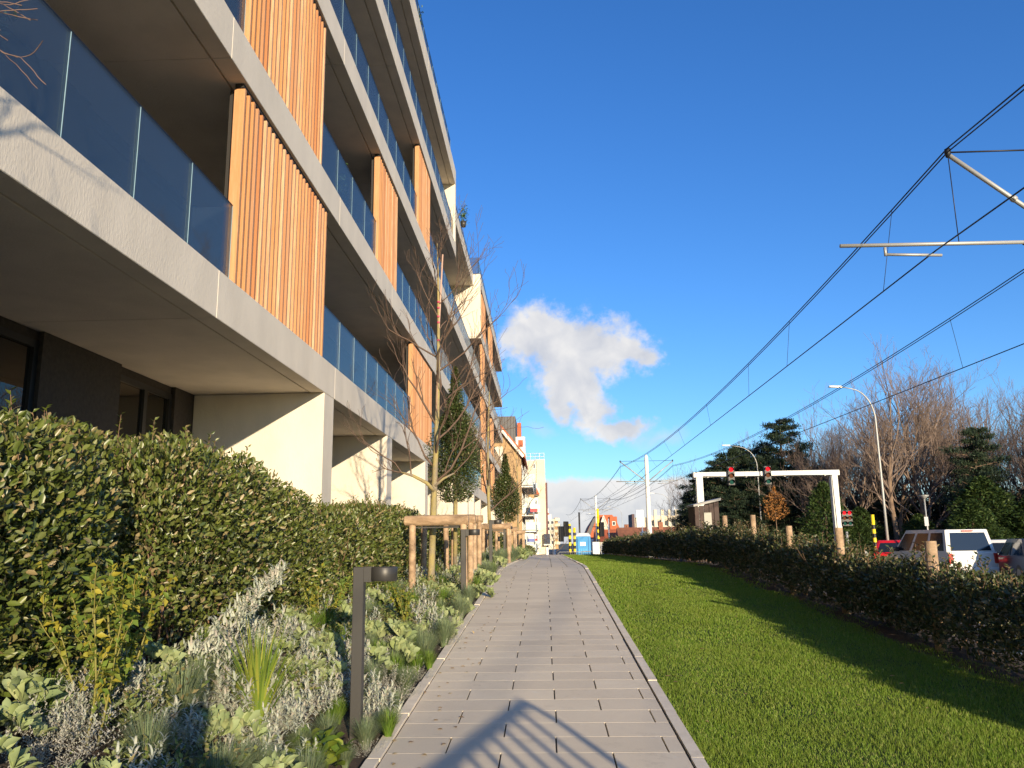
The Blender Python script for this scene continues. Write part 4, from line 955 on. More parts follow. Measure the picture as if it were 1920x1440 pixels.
for (a, b) in (((6.8, 54, 4.9), (6.35, 100, 4.75)), ((6.8, 54, 3.9), (6.35, 100, 4.7)), ((7.0, 54, 3.9), (5.5, 100, 4.0)), ((6.8, 54, 4.4), (7.3, 100, 4.0))):
    pts = [(a[0]+(b[0]-a[0])*t, a[1]+(b[1]-a[1])*t, a[2]+(b[2]-a[2])*t-1.2*t*(1-t)) for t in np.linspace(0, 1, 14)]; fw.tube(pts, .013, 4)
tag(fw.build('feeder_cable', M_wire), 'extra dark cables fanning between the two distant tram masts', 'cable')

# ------------------------------------------------------------------ street lamps
def street_lamp(x, y, h, reach, label, base=-1.65, r=.075):
    root = thing('street_lamp', label, 'street lamp', (x, y, base), 0, 'tall curved street lamps')
    pts = [(0, 0, 0), (0, 0, h*.4), (0, 0, h*.80)]; rad = [r, r*.8, r*.62]
    for k in range(1, 10):
        a = k/9*pi/2*.93; pts.append((-(1-cos(a))*reach*.75, 0, h*.80+sin(a)*h*.175)); rad.append(r*.6-.002*k)
    pts.append((-reach, 0, pts[-1][2]+.12)); rad.append(r*.4)
    MB().tube(pts, rad, 10).build('pole', M_galv, root)
    e = pts[-1]; MB().hexa([(e[0]-.62, -.09, e[2]-.02), (e[0]+.05, -.06, e[2]-.06), (e[0]+.05, .06, e[2]-.06), (e[0]-.62, .09, e[2]-.02), (e[0]-.6, -.07, e[2]+.07), (e[0]+.05, -.05, e[2]+.05), (e[0]+.05, .05, e[2]+.05), (e[0]-.6, .07, e[2]+.07)]).build('lamp_head', M_galv, root)
    return root
street_lamp(17.15, 42, 9.55, 1.6, 'nearest tall curved street lamp in front of the bare woodland')
street_lamp(18.0, 69, 9.7, 2.2, 'curved street lamp between the two red traffic lights')
street_lamp(19.6, 128, 9.2, 2.4, 'distant curved lamp right of the tall white tram mast')
street_lamp(16.5, 175, 9.2, 2.4, 'far white curved lamp over the orange roofs')
street_lamp(14.5, 215, 9.2, 2.4, 'farthest curved lamp beside the red house')
def small_lamp():
    root = thing('park_lamp', 'slim modern park lamp standing before the dark trees above the white van', 'street lamp', (17.8, 39, -1.65))
    MB().tube([(0, 0, 0), (0, 0, 3.45)], [.045, .035], 8).build('pole', M_galv, root)
    MB().lathe([(0, 3.42), (.05, 3.45), (.22, 3.60), (.22, 3.625), (0, 3.63)], 0, 0, 16).build('lamp_head', M_galv, root)
    MB().box(-.13, .05, -.06, -.045, 2.2, 2.62).build('notice_plate', mat('plate_grey', (.45, .45, .45), .6), root)
small_lamp()

# ------------------------------------------------------------------ gantry and signals
def signal_head(name, label, loc, lit='red', parent=None, double=False, rz=0, group='traffic lights on the gantry', back=False, sc=1.0):
    root = thing(name, label, 'traffic light', loc, rz, group); root.scale = (sc,)*3
    cols = (-.17, .17) if double else (0,)
    w = .36 if double else .19
    MB().box(-w, w, 0, .16, -.52, .52).build('housing', M_black, root, bevel=.03, seg=2)
    if back: return root
    for cx in cols:
        for k, z in enumerate((.34, 0, -.34)):
            v = MB(); n = 12; r = .14
            vs = [(cx+r*cos(a), 0, z+r*sin(a)) for a in np.linspace(-.3, pi+.3, n)]+[(cx+r*cos(a), -.16, z+r*sin(a)) for a in np.linspace(-.3, pi+.3, n)]
            v.add(vs, [(i, i+1, n+i+1, n+i) for i in range(n-1)]); v.build('visor', M_black, root)
            l = MB(); vs = [(cx+.115*cos(a), -.012, z+.115*sin(a)) for a in np.linspace(0, 2*pi, 16, endpoint=False)]; l.add(vs, [tuple(range(16))])
            on = (k == 0)
            mm = M_red_on if on else (mat('amber_lens', (.10, .04, .02), .8, spec=.1) if k == 1 else mat('green_lens', (.01, .06, .05), .8, spec=.1))
            l.build('lens', mm, root)
    return root
def build_gantry():
    root = thing('signal_gantry', 'white portal gantry spanning the road with two red traffic lights', 'gantry', (14, 52, -1.65))
    M_g = mat('gantry_paint', (.74, .73, .67), .5, col2=(.62, .61, .56), scale=2)
    MB().box(-4.35, -3.93, -.2, .2, 0, 5.6).build('post', M_g, root, bevel=.02)
    MB().box(4.05, 4.47, -.2, .2, 0, 5.6).build('post', M_g, root, bevel=.02)
    MB().box(-4.5, .0, -.17, .17, 5.603, 5.93).build('beam', M_g, root, bevel=.02)
    MB().box(.004, 4.62, -.18, .18, 5.603, 5.94).build('beam', M_g, root, bevel=.02)
    for x in (-4.14, 4.26): MB().box(x-.35, x+.35, -.35, .35, 0, .06).build('base_plate', M_g, root)
    br = MB()
    for x in (-3.6, -1.2, 1.2, 3.7): br.box(x-.05, x+.05, -.19, .19, 5.58, 5.602).box(x-.09, x+.09, -.20, -.171, 5.62, 5.9)
    for x in (-2.18, .10): br.box(x-.06, x+.06, -.24, -.172, 5.66, 5.76)
    br.build('bracket', M_galv, root)
    MB().tube([(-3.9, -.21, 5.65), (-2.2, -.21, 5.62), (-1, -.21, 5.63), (.1, -.21, 5.62), (2, -.215, 5.64), (4.1, -.215, 5.62), (4.15, -.22, 3), (4.15, -.22, .2)], .022, 6).build('cable', M_black, root)
    signal_head('traffic_light', 'red traffic light hanging left on the white gantry', (11.82, 51.6, 4.0), sc=1.15)
    signal_head('traffic_light', 'red traffic light hanging near the middle of the white gantry', (14.1, 51.6, 4.0), sc=1.15)
build_gantry()
signal_head('traffic_light', 'double traffic light with two red lamps at the foot of the gantry post', (12.35, 34, .84), double=True, group=None, sc=.62)
mb = MB().tube([(12.35, 34.2, -1.65), (12.35, 34.2, .3)], .05, 8); tag(mb.build('signal_post', M_galv), 'grey post carrying the double red light behind the hedge', 'post')
def striped_pole(x, y, h, label, bands=5, z=-1.65, r=.09, top_yellow=.9):
    root = thing('striped_pole', label, 'signal pole', (x, y, z), 0, 'yellow and black signal poles')
    a = MB().tube([(0, 0, 0), (0, 0, h)], r, 12); a.build('pole', M_yellow, root)
    zz = .8
    for k in range(bands): 
        MB().lathe([(r+.004, zz), (r+.004, zz+.22)], 0, 0, 12).build('black_band', M_black, root); zz += .45
    return root
striped_pole(17.3, 44, 2.9, 'yellow and black pole left of the red car', 4)
striped_pole(1.75, 57, 2.95, 'yellow and black traffic light pole left of the blue toilet', 5)
striped_pole(2.1, 57.8, 2.7, 'second striped pole close beside the blue toilet', 4)
striped_pole(3.95, 60.5, 4.1, 'tall yellow striped pole right of the blue toilet', 5)
for loc, lab in (((1.55, 56.8, .95), 'black traffic light head beside the left striped pole'), ((1.2, 56.6, .62), 'lower black traffic light head left of the striped pole'), ((4.25, 60.3, .95), 'black traffic light head on the tall yellow pole')):
    h = signal_head('traffic_light', lab, loc, back=True, rz=radians(40), group='dark traffic lights at the end of the path')
def round_sign(loc, r, label, m, h=2.2):
    root = thing('round_sign', label, 'road sign', loc)
    d = MB(); n = 20; d.add([(r*cos(2*pi*k/n), y, r*sin(2*pi*k/n)) for y in (-.01, .01) for k in range(n)], [tuple(range(n))[::-1], tuple(range(n, 2*n))]+[(k, (k+1) % n, n+(k+1) % n, n+k) for k in range(n)])
    d.build('disc', m, root); MB().tube([(0, .04, -h), (0, .04, r)], .03, 8).build('post', M_galv, root)
round_sign((15.1, 40, -.85), .33, 'back of a round grey road sign behind the hedge', mat('sign_back', (.16, .16, .17), .5, metal=.3), .8)

# cabinet with brown boards behind the hedge
def cabinet():
    root = thing('notice_cabinet', 'brown boarded cabinet with slanted grey roof rising behind the hedge', 'cabinet', (4.72, 24, -.64), radians(8))
    M_b = mat('brown_boards', (.06, .032, .024), .7, col2=(.04, .022, .016), scale=2)
    b = MB(); 
    for k in range(5): b.box(-.36+k*.145, -.36+k*.145+.13, -.02, .02, 0, 1.62+k*.03)
    b.build('board_front', M_b, root)
    b = MB(); b.box(.345, .375, .025, .55, 0, 1.78).box(-.37, -.34, .025, .55, 0, 1.62); b.build('side_panel', M_b, root)
    b = MB(); b.hexa([(-.41, -.08, 1.62), (.42, -.08, 1.80), (.42, .62, 1.80), (-.41, .62, 1.62), (-.41, -.08, 1.68), (.42, -.08, 1.87), (.42, .62, 1.87), (-.41, .62, 1.68)]); b.build('roof', mat('zinc_grey', (.30, .29, .27), .6), root)
    MB().box(-.10, .12, -.045, -.024, .3, 1.45).build('glass_panel', mat('dull_glass', (.25, .24, .2), .25), root)
cabinet()

# portable toilet, barriers
def toilet():
    root = thing('portable_toilet', 'blue portable toilet with pale roof at the end of the path', 'portable toilet', (2.78, 60, -1.66), radians(-4))
    M_bl = mat('blue_plastic', (.05, .30, .62), .45, col2=(.04, .25, .55), scale=3); M_dk = mat('blue_plastic_dark', (.02, .12, .32), .5)
    MB().box(-.56, .56, -.55, .55, .12, 2.12).build('cabin', M_bl, root, bevel=.04, seg=2)
    r = MB(); r.add([(-.58, -.57, 2.12), (.58, -.57, 2.12), (.58, .57, 2.12), (-.58, .57, 2.12), (-.42, -.38, 2.36), (.42, -.38, 2.36), (.42, .38, 2.36), (-.42, .38, 2.36)], [(0, 1, 5, 4), (1, 2, 6, 5), (2, 3, 7, 6), (3, 0, 4, 7), (4, 5, 6, 7), (0, 3, 2, 1)])
    r.build('roof', mat('pale_roof_plastic', (.62, .66, .70), .5), root, bevel=.03)
    d = MB().box(-.38, .38, -.59, -.555, .2, 2.0); d = d.build('door', M_bl, root, bevel=.01)
    MB().box(-.42, -.385, -.585, -.552, .18, 2.05).box(.385, .42, -.585, -.552, .18, 2.05).build('door_frame', M_dk, root)
    g = MB(); 
    for k in range(5): g.box(-.28+k*.13, -.22+k*.13, -.61, -.591, .3, 1.25)
    g.build('door_rib', mat('blue_plastic_light', (.10, .42, .72), .4), d)
    MB().box(-.2, .2, -.605, -.591, 1.45, 1.72).build('vent_panel', mat('white_plastic', (.72, .76, .8), .5), d)
    MB().box(-.5, .5, -.5, .5, 0, .119).build('skid', M_black, root)
toilet()
mb = MB().box(3.45, 3.95, 59.6, 60.2, -1.66, .05); tag(mb.build('electrical_cabinet', M_white, bevel=.02), 'cream white cabinet right beside the blue toilet', 'cabinet')
def barrier(x, y, w, label):
    root = thing('crowd_barrier', label, 'barrier', (x, y, -1.66), 0, 'grey barriers at the end of the path')
    f = MB(); f.tube([(-w/2, 0, 0), (-w/2, 0, 1.0), (-w/2+.08, 0, 1.08), (w/2-.08, 0, 1.08), (w/2, 0, 1.0), (w/2, 0, 0)], .02, 6); f.tube([(-w/2, 0, .2), (w/2, 0, .2)], .015, 6); f.build('frame', M_galv, root)
    b = MB()
    for k in range(int(w/.14)): b.tube([(-w/2+.1+k*.14, 0, .2), (-w/2+.1+k*.14, 0, 1.08)], .008, 4)
    b.build('bars', M_galv, root)
barrier(2.0, 55.8, 2.2, 'grey crowd barrier in front of the striped poles'); barrier(3.3, 58.6, 1.4, 'grey crowd barrier in front of the blue toilet')
for x, y, h, lab in ((.18, 64, 1.3, 'left white bollard beyond the end of the path'), (.75, 66, 1.1, 'right white bollard beyond the end of the path')):
    mb = MB().lathe([(.13, -1.66), (.13, -1.66+h), (.09, -1.6+h), (0, -1.58+h)], x, y, 12); tag(mb.build('bollard', M_white), lab, 'bollard', 'white bollards beyond the path')
make_bush('shrub', 'clipped low green hedge block at the far end of the path', 'hedge', (-3.2, -.6, 55, 57), lambda y: -.15, 5000, .12, M_ev, None, 5, 4)

# ------------------------------------------------------------------ vehicles
def vehicle(name, label, loc, rz, L, W, H, paint, kind='car', cat='car'):
    """y = length (rear at y=0, front at y=L); base on the road"""
    root = thing(name, label, cat, loc, rz, None)
    hw = W/2; van = kind == 'van'
    waist = H*.56 if van else H*.60
    # side outline of the lower body and of the glasshouse
    lower = [(0.02, .32), (0.0, waist*.55), (.03, waist), (L*.80 if van else L*.72, waist), (L*.97, waist*.78), (L, waist*.55), (L-.02, .28)]
    green = [(.10, waist), (.28 if van else .62, H-.02), (L*.62 if van else L*.50, H), (L*.80 if van else L*.70, waist)]
    def shell(poly, w_of_z, nm, m, n=5):
        # body section with rounded shoulders: several longitudinal ribs across the width
        mb = MB(); us = [-1, -.93, -.75, 0, .75, .93, 1]; P = []
        for u in us:
            for (y, z) in poly:
                k = abs(u); ins = 0 if k < .9 else (.05 if k > .99 else .012)
                zc = z-(.03 if k > .99 and z > .5 else 0); yc = y+(ins if y < L/2 else -ins)
                P.append((u*hw*w_of_z(z), yc, zc))
        n = len(poly); F_ = []
        for i in range(len(us)-1):
            for k in range(n): F_.append((i*n+k, i*n+(k+1) % n, (i+1)*n+(k+1) % n, (i+1)*n+k))
        F_ += [tuple(range(n)), tuple(range((len(us)-1)*n, len(us)*n))[::-1]]
        mb.add(P, F_); o = mb.build(nm, m, root, bevel=.03, seg=2); return o
    wz = lambda z: 1.0 if z <= waist else 1-(.16 if not van else .13)*(z-waist)/(H-waist)
    shell(lower, wz, 'body', paint); shell(green, wz, 'cabin', paint)
    MG = mat('car_glass', (.015, .02, .025), .08, spec=.9)
    # side windows, proud of the cabin by a few mm
    def zy(z, front):   # edge of the glasshouse at height z
        (a0, z0), (a1, z1) = (green[0], green[1]) if not front else (green[3], green[2]); return a0+(a1-a0)*(z-z0)/(z1-z0)
    zb, zt = waist+.05, H-.14
    splits = [(.04, .34), (.36, .66), (.68, .97)] if van else [(.05, .48), (.50, .96)]
    for s in (-1, 1):
        for a, b in splits:
            q = []
            for z in (zb, zt):
                y0, y1 = zy(z, False), zy(z, True); q.append((z, y0+(y1-y0)*a+.06, y0+(y1-y0)*b-.06))
            P = [(s*(hw*wz(zb)+.006), q[0][1], zb), (s*(hw*wz(zb)+.006), q[0][2], zb), (s*(hw*wz(zt)+.010), q[1][2], zt), (s*(hw*wz(zt)+.010), q[1][1], zt)]
            MB().add(P+[(p[0]-s*.02, p[1], p[2]) for p in P], [(0, 1, 2, 3), (4, 7, 6, 5), (0, 4, 5, 1), (1, 5, 6, 2), (2, 6, 7, 3), (3, 7, 4, 0)]).build('side_window', MG, root)
        for y in (L*.19, L*.80):
            w = MB(); r = H*.165 if van else H*.21
            w.tube([(s*(hw-.20), y, r), (s*(hw+.005), y, r)], r, 18); wo = w.build('wheel', M_black, root)
            MB().tube([(s*(hw), y, r), (s*(hw+.015), y, r)], r*.62, 14).build('rim', M_galv, wo)
        # lamps
        if van: MB().box(*sorted((s*(hw-.15), s*(hw+.004))), -.012, .06, waist*.62, waist*.96).build('tail_light', mat('tail_red', (.45, .03, .02), .3), root, bevel=.01)
        else: MB().box(*sorted((s*(hw-.34), s*(hw+.004))), -.012, .08, waist*.72, waist*.92).build('tail_light', mat('tail_red', (.45, .03, .02), .3), root, bevel=.01)
        MB().box(*sorted((s*(hw+.004), s*(hw+.17))), L*.70, L*.74, waist+.02, waist+.2).build('mirror', paint if not van else M_black, root, bevel=.02)
    g0, g1 = zy(zb, False), zy(zt, False)
    wb, wt = hw*wz(zb)*.84, hw*wz(zt)*.80
    MB().add([(-wb, g0-.012, zb), (wb, g0-.012, zb), (wt, g1-.012, zt), (-wt, g1-.012, zt), (-wb, g0+.01, zb), (wb, g0+.01, zb), (wt, g1+.01, zt), (-wt, g1+.01, zt)],
             [(0, 1, 2, 3), (4, 7, 6, 5), (0, 4, 5, 1), (1, 5, 6, 2), (2, 6, 7, 3), (3, 7, 4, 0)]).build('rear_window', MG, root)
    f0, f1 = zy(zb, True), zy(zt, True)
    MB().add([(-wb, f0+.012, zb), (wb, f0+.012, zb), (wt, f1+.012, zt), (-wt, f1+.012, zt)], [(0, 3, 2, 1)]).build('windscreen', MG, root)
    MB().box(-.26, .26, -.022, -.004, waist*.66, waist*.66+.11).build('number_plate', M_white, root)
    MB().box(-hw*.96, hw*.96, -.05, .1, .30, .52).build('bumper', paint if van else M_black, root, bevel=.03)
    if van: MB().box(-.22, .22, .20, .26, H-.10, H-.055).build('brake_light', mat('tail_red', (.45, .03, .02), .3), root)
    MB().tube([(0, -.03, waist*.86), (0, -.015, waist*.86)], .045, 12).build('badge', M_galv, root)
    return root
P_white = mat('white_car_paint', (.74, .73, .70), .3, coat=.6); P_silver = mat('silver_car_paint', (.62, .62, .60), .3, metal=.2, coat=.6)
P_red = mat('red_car_paint', (.55, .012, .015), .3, coat=.7); P_dark = mat('dark_car_paint', (.06, .06, .07), .3, metal=.3, coat=.6)
vehicle('van', 'silver white passenger van seen from behind over the hedge', (16.1, 31.8, -1.645), radians(6), 4.9, 1.92, 1.97, P_white, 'van', 'van')
vehicle('parked_car', 'red hatchback left of the white van', (16.75, 40.5, -1.645), radians(-30), 4.1, 1.75, 1.58, P_red)
vehicle('parked_car', 'white car just right of the van', (19.0, 34.5, -1.645), radians(-28), 4.3, 1.8, 1.55, P_white)
vehicle('parked_car', 'dark grey car at the right edge of the photo', (17.6, 29.3, -1.645), radians(-12), 4.4, 1.85, 1.58, P_dark)

# ------------------------------------------------------------------ woodland on the right
M_needle = mat('pine_needles', rough=.6, island=[(0.022, 0.042, 0.022), (0.035, 0.06, 0.03), (0.018, 0.032, 0.018), (0.05, 0.07, 0.035)], spec=.3)
M_conif = mat('conifer_green', rough=.6, island=[(0.035, 0.07, 0.018), (0.055, 0.095, 0.02), (0.025, 0.05, 0.015), (0.08, 0.115, 0.025)], spec=.3, translucent=.1)
M_undergrowth = mat('undergrowth', rough=.7, island=[(0.03, 0.045, 0.018), (0.05, 0.06, 0.025), (0.02, 0.03, 0.012), (0.08, 0.07, 0.035), (0.10, 0.07, 0.04)])  # dark green and brown leaf tones, picked leaf by leaf
M_rust = mat('rusty_leaves', rough=.7, island=[(.40, .17, .04), (.50, .24, .07), (.28, .12, .03)])
def wood_tree(seed, h, spread=1.0, fork=.25):
    rng = random.Random(seed); root = thing('bare_tree', 'tall bare woodland tree', 'tree', (0, 0, 0), 0, 'bare trees of the woodland')
    segs = []; p = Vector((0, 0, 0)); d = Vector((rng.gauss(0, .05), rng.gauss(0, .05), 1)); trunk = []
    r = .02*h*.8; nb = 9
    for i in range(nb):
        q = p+d.normalized()*h*.55/nb; trunk.append((tuple(p), tuple(q), r*(1-i/nb*.5), r*(1-(i+1)/nb*.5))); p = q; d += Vector((rng.gauss(0, .06), rng.gauss(0, .06), 0))
        if i >= nb*fork:
            for k in range(3):
                a = rng.uniform(0, 2*pi); t = i/nb
                grow(segs, p, (cos(a)*.8, sin(a)*.8, 1.0), h*(.36-.10*t)*spread*rng.uniform(.7, 1.25), r*.36, 3, rng, spread=.66, kids=2, up=.20, steps=5, shrink=.55, wob=.15, minr=.0075)
    grow(segs, p, d, h*.32, r*.45, 3, rng, spread=.45, kids=2, up=.25, steps=4, shrink=.6, wob=.1, minr=.008)
    V, Fc = seg_mesh(trunk, 8); link('trunk', raw_mesh('trunk', V, Fc, True), M_woodbark, root)
    V, Fc = seg_mesh(segs, 3); link('branches', raw_mesh('branches', V, Fc), M_woodtwig, root)
    return root
def pine(seed, h):
    rng = random.Random(seed); root = thing('pine_tree', 'dark pine tree', 'tree', (0, 0, 0), 0, 'dark pines of the woodland')
    tr = MB(); tr.tube([(0, 0, 0), (.1, 0, h*.4), (0, .1, h*.8), (0, 0, h)], [.02*h, .016*h, .008*h, .02], 8); tr.build('trunk', M_woodbark, root)
    parts = []; segs = []
    for k in range(46):
        t = .16+.84*(k/45); z = h*t; a = k*2.4+rng.uniform(-.5, .5); L = h*.30*(1-t)**.45*rng.choice((.35, .7, .9, 1.05, 1.25))+.25
        d = Vector((cos(a), sin(a), .12)); e = Vector((0, 0, z))+d*L; segs.append(((0, 0, z-.2), tuple(e), .05, .02))
        for j in range(6):
            f = rng.uniform(.3, 1.05); c = Vector((0, 0, z))+d*L*f+Vector((rng.gauss(0, .12), rng.gauss(0, .12), .1))*L*.5
            n = 85; P = np.array(c)[None]+RNG.normal(size=(n, 3))*np.array([.26, .26, .11])*(.4+L*.42)
            D = RNG.normal(size=(n, 3))+np.array([0, 0, .6]); parts.append(scatter(LEAF_N, P, D, RNG.uniform(.16, .32, n), .07))
    V, Fc = join(parts); link('crown', raw_mesh('crown', V, Fc), M_needle, root)
    V, Fc = seg_mesh(segs, 4); link('branches', raw_mesh('branches', V, Fc), M_woodbark, root); return root
def conifer(seed, h, rx):
    root = thing('conifer', 'rounded green conifer', 'tree', (0, 0, 0), 0, 'green conifers of the woodland')
    MB().tube([(0, 0, 0), (0, 0, h*.7)], [.14, .05], 8).build('trunk', M_woodbark, root)
    n = 9000; T = RNG.uniform(0, 1, n); a = RNG.uniform(0, 2*pi, n)
    prof = (1-T**2.2)**.8*np.clip(T*6+.5, 0, 1); lump = 1+.16*np.sin(a*4+T*14+seed)+.14*np.sin(a*7-T*23)+.10*np.sin(a*11+T*40)
    R = rx*prof*(1-RNG.uniform(0, 1, n)**2*.5)*lump; P = np.stack([R*np.cos(a), R*np.sin(a), .1+T*h], 1)
    D = np.stack([np.cos(a), np.sin(a), np.full(n, .5)], 1)+RNG.normal(size=(n, 3))*.6
    V, Fc = scatter(LEAF_N, P, D, RNG.uniform(.14, .30, n), .085); link('crown', raw_mesh('crown', V, Fc), M_conif, root); return root
def build_wood():
    G = -1.66
    bt_ = [wood_tree(31, 13.5, 1.0), wood_tree(47, 12.5, 1.15, .1), wood_tree(63, 11, .9)]
    first = [True]*3
    spots = [(24.4, 58, 0, 1.02, 'tallest bare tree right behind the nearest curved street lamp'), (27.6, 60, 1, 1.08, 'broad forked bare tree right of the nearest curved street lamp'),
             (21.9, 66, 2, .95, None), (34.2, 64, 2, 1.05, None), (37.5, 58, 0, .84, None), (36.0, 52, 1, .78, None), (33, 70, 0, .95, None), (40, 66, 2, 1.15, None), (27.5, 78, 1, .95, None),
             (22.5, 84, 0, .80, None), (17.5, 96, 1, .72, None), (20.2, 92, 2, .82, None), (44, 68, 1, 1.0, None), (31.5, 51, 2, .72, None), (39.5, 75, 0, 1.1, None), (25.5, 72, 2, 1.0, None), (24, 100, 0, .9, None),
             (28, 88, 0, 1.0, None), (33, 82, 1, 1.0, None), (45, 58, 2, 1.0, None), (42.5, 52, 0, .8, None),
             (23.2, 62, 2, .9, None), (26.8, 63, 0, .85, None), (31.5, 66, 1, 1.0, None), (34.5, 58, 2, .95, None), (37, 63, 1, .95, None), (30, 72, 2, 1.2, None), (36.5, 70, 0, 1.0, None), (41, 60, 2, 1.05, None), (19.5, 82, 0, .7, None), (21.8, 78, 1, .8, None)]
    for i, (x, y, k, s, lab) in enumerate(spots):
        side = 'right of the forked tree' if x/y > .52 else ('behind the gantry' if x/y < .33 else 'behind the curved street lamp')
        lab2 = lab or f'bare woodland tree standing among others {side}'
        o = bt_[k]
        if first[k]: first[k] = False; o.location = (x, y, G); o.scale = (s,)*3; o['label'] = lab2
        else: o = copy_tree(bt_[k], (x, y, G), random.uniform(0, 6.28), s, lab2)
        o['group'] = 'bare woodland trees '+side
        if lab: del o['group']
    pn = [pine(5, 11), pine(8, 9.5)]; first = [True]*2
    for (x, y, k, s, lab) in ((21.0, 72, 0, 1.08, 'tallest dark pine above the middle of the gantry'), (15.4, 76, 1, .86, 'dark pine at the left end of the woodland'), (17.0, 73, 1, 1.0, 'dark pine just right of the left gantry post'),
                              (18.6, 70, 0, .78, 'lower pine under the left gantry light'), (13.9, 80, 1, .62, 'small pine leaning over the hedge left of the gantry'), (29.3, 56, 0, .80, 'dark pine behind the forked bare tree'), (35.5, 57, 1, .86, 'dark pine at the far right of the woodland'),
                              (16.2, 70, 1, .62, 'low dark pine behind the left gantry post'), (23.0, 74, 0, .85, 'dark pine behind the gantry right of the tallest one'), (39.0, 60, 0, .78, 'dark pine nearest the right edge of the photo'),
                              (14.6, 78, 0, .72, 'broad dark pine closing the left end of the woodland'), (15.8, 74, 0, .80, 'dark pine directly behind the left gantry post'), (17.9, 75, 1, 1.05, 'bushy dark pine under the left traffic light'),
                              (20.0, 76, 0, .9, 'dark pine under the right traffic light'), (22.2, 78, 1, .95, 'dark pine seen through the right half of the gantry'), (24.8, 76, 1, .85, 'dark pine just right of the gantry'), (27.0, 66, 1, .72, 'low dark pine behind the nearest curved street lamp'),
                              (31.8, 60, 0, .66, 'low dark pine right of the forked tree'), (33.5, 66, 1, .9, 'dark pine among the bare trees far right')):
        o = pn[k]
        if first[k]: first[k] = False; o.location = (x, y, G); o.scale = (s,)*3; o['label'] = lab
        else: copy_tree(pn[k], (x, y, G), random.uniform(0, 6.28), s, lab)
    cf = conifer(2, 5.0, 1.7); cf.location = (19.6, 58, G); cf['label'] = 'bright green conifer framed under the right end of the gantry'; cf.scale = (1, 1, 1.08)
    for (x, y, s, lab) in ((27.8, 53, 1.05, 'green conifer behind the park lamp'), (31.5, 54, .85, 'green conifer right of the park lamp'), (34.5, 50, .72, 'low conifer above the dark grey car'), (25.5, 50, .75, 'dark conifer above the white van'), (22.7, 60, .75, 'dark conifer beside the nearest curved street lamp'), (24.6, 55, .62, 'low dark conifer right of the nearest curved street lamp'), (29.8, 51, .7, 'broad conifer behind the left of the white van'), (37.2, 52, .8, 'dark conifer at the right edge behind the cars'), (21.4, 57, .6, 'low conifer between the gantry post and the yellow pole'), (33.2, 56, .95, 'dark conifer left of the last pine')):
        copy_tree(cf, (x, y, G), random.uniform(0, 6.28), (s*1.3, s*1.3, s), lab)
    # rust coloured small tree
    r = thing('beech_sapling', 'small tree with rust brown leaves behind the gantry', 'tree', (18.4, 66, G))
    MB().tube([(0, 0, 0), (0, 0, 4)], [.06, .02], 6).build('trunk', M_woodbark, r); crown((0, 0, 3.2), 1300, .95, 2.6, .16, M_rust, r, shape='egg')
    # undergrowth and dark edge of the wood
    n = 120000; X = RNG.uniform(0, 1, n); yy = RNG.uniform(0, 1, n)
    ax = 15.0+X*36; ay = 84-X*33+RNG.uniform(-4, 4, n); topv = 3.2+.9*np.sin(ax*.7)+.8*np.sin(ax*1.9+ay)+.5*np.sin(ay*2.7)
    Z = G+yy**1.0*np.maximum(topv+1.2, .8); P = np.stack([ax, ay, Z], 1)
    V, Fc = scatter(LEAF, P, RNG.normal(size=(n, 3)), RNG.uniform(.18, .38, n), .17)
    o = link('undergrowth', raw_mesh('undergrowth', V, Fc), M_undergrowth); tag(o, 'dark tangled undergrowth along the foot of the woodland', 'undergrowth', None, 'stuff')
    segs = []; rng = random.Random(4)
    for k in range(420):
        t = rng.random(); x = 15.5+t*35; y = 82-t*32+rng.uniform(-4, 5); h = rng.uniform(3.0, 5.5)
        grow(segs, (x, y, G), (rng.gauss(0, .1), rng.gauss(0, .1), 1), h, .07, 1, rng, spread=.5, kids=2, steps=4, shrink=.45, minr=.012)
    V, Fc = seg_mesh(segs, 3); o = link('thicket', raw_mesh('thicket', V, Fc), M_woodbark); tag(o, 'thicket of thin brown saplings between the woodland trees', 'thicket', None, 'stuff')
build_wood()

# ------------------------------------------------------------------ buildings at the end of the street
M_cream = mat('cream_render', (.70, .62, .47), .85, col2=(.62, .54, .40), scale=.5)
M_brick = mat('ochre_brick', (.46, .31, .16), .9, col2=(.38, .25, .13), scale=3)
M_brick2 = mat('brown_brick', (.30, .19, .13), .9, col2=(.24, .15, .1), scale=3)
M_tile = mat('orange_tiles', (.50, .13, .05), .8, col2=(.38, .10, .04), scale=2)
M_tile2 = mat('brown_tiles', (.30, .12, .06), .8, col2=(.22, .09, .05), scale=2)
M_slate = mat('grey_zinc', (.11, .11, .11), .6, stretch=(8, 1, 1), col2=(.09, .09, .09), scale=3)
M_wh = mat('white_render', (.78, .76, .70), .8)
def bwindow(root, x0, x1, y, z0, z1, axis='y', frame=M_wh):
    f = MB(); g = MB(); e = .05
    if axis == 'y':
        f.box(x0, x1, y-.06, y-.005, z0, z1); g.box(x0+e*2, x1-e*2, y-.08, y-.062, z0+e*2, z1-e*2)
    else:
        f.box(y+.005, y+.06, x0, x1, z0, z1); g.box(y+.062, y+.08, x0+e*2, x1-e*2, z0+e*2, z1-e*2)
    fo = f.build('window', frame, root); g.build('pane', mat('far_glass', (.05, .06, .07), .15), fo)
def balcony(root, x, y0, y1, z, d, railm, slab=M_wh):
    s = MB().box(x+.004, x+d, y0, y1, z-.15, z).build('balcony', slab, root)
    r = MB(); r.box(x+d-.05, x+d-.01, y0+.02, y1-.02, z+.08, z+1.0).box(x+.03, x+d-.052, y0+.02, y0+.05, z+.08, z+1.0); r.build('railing', railm, s)
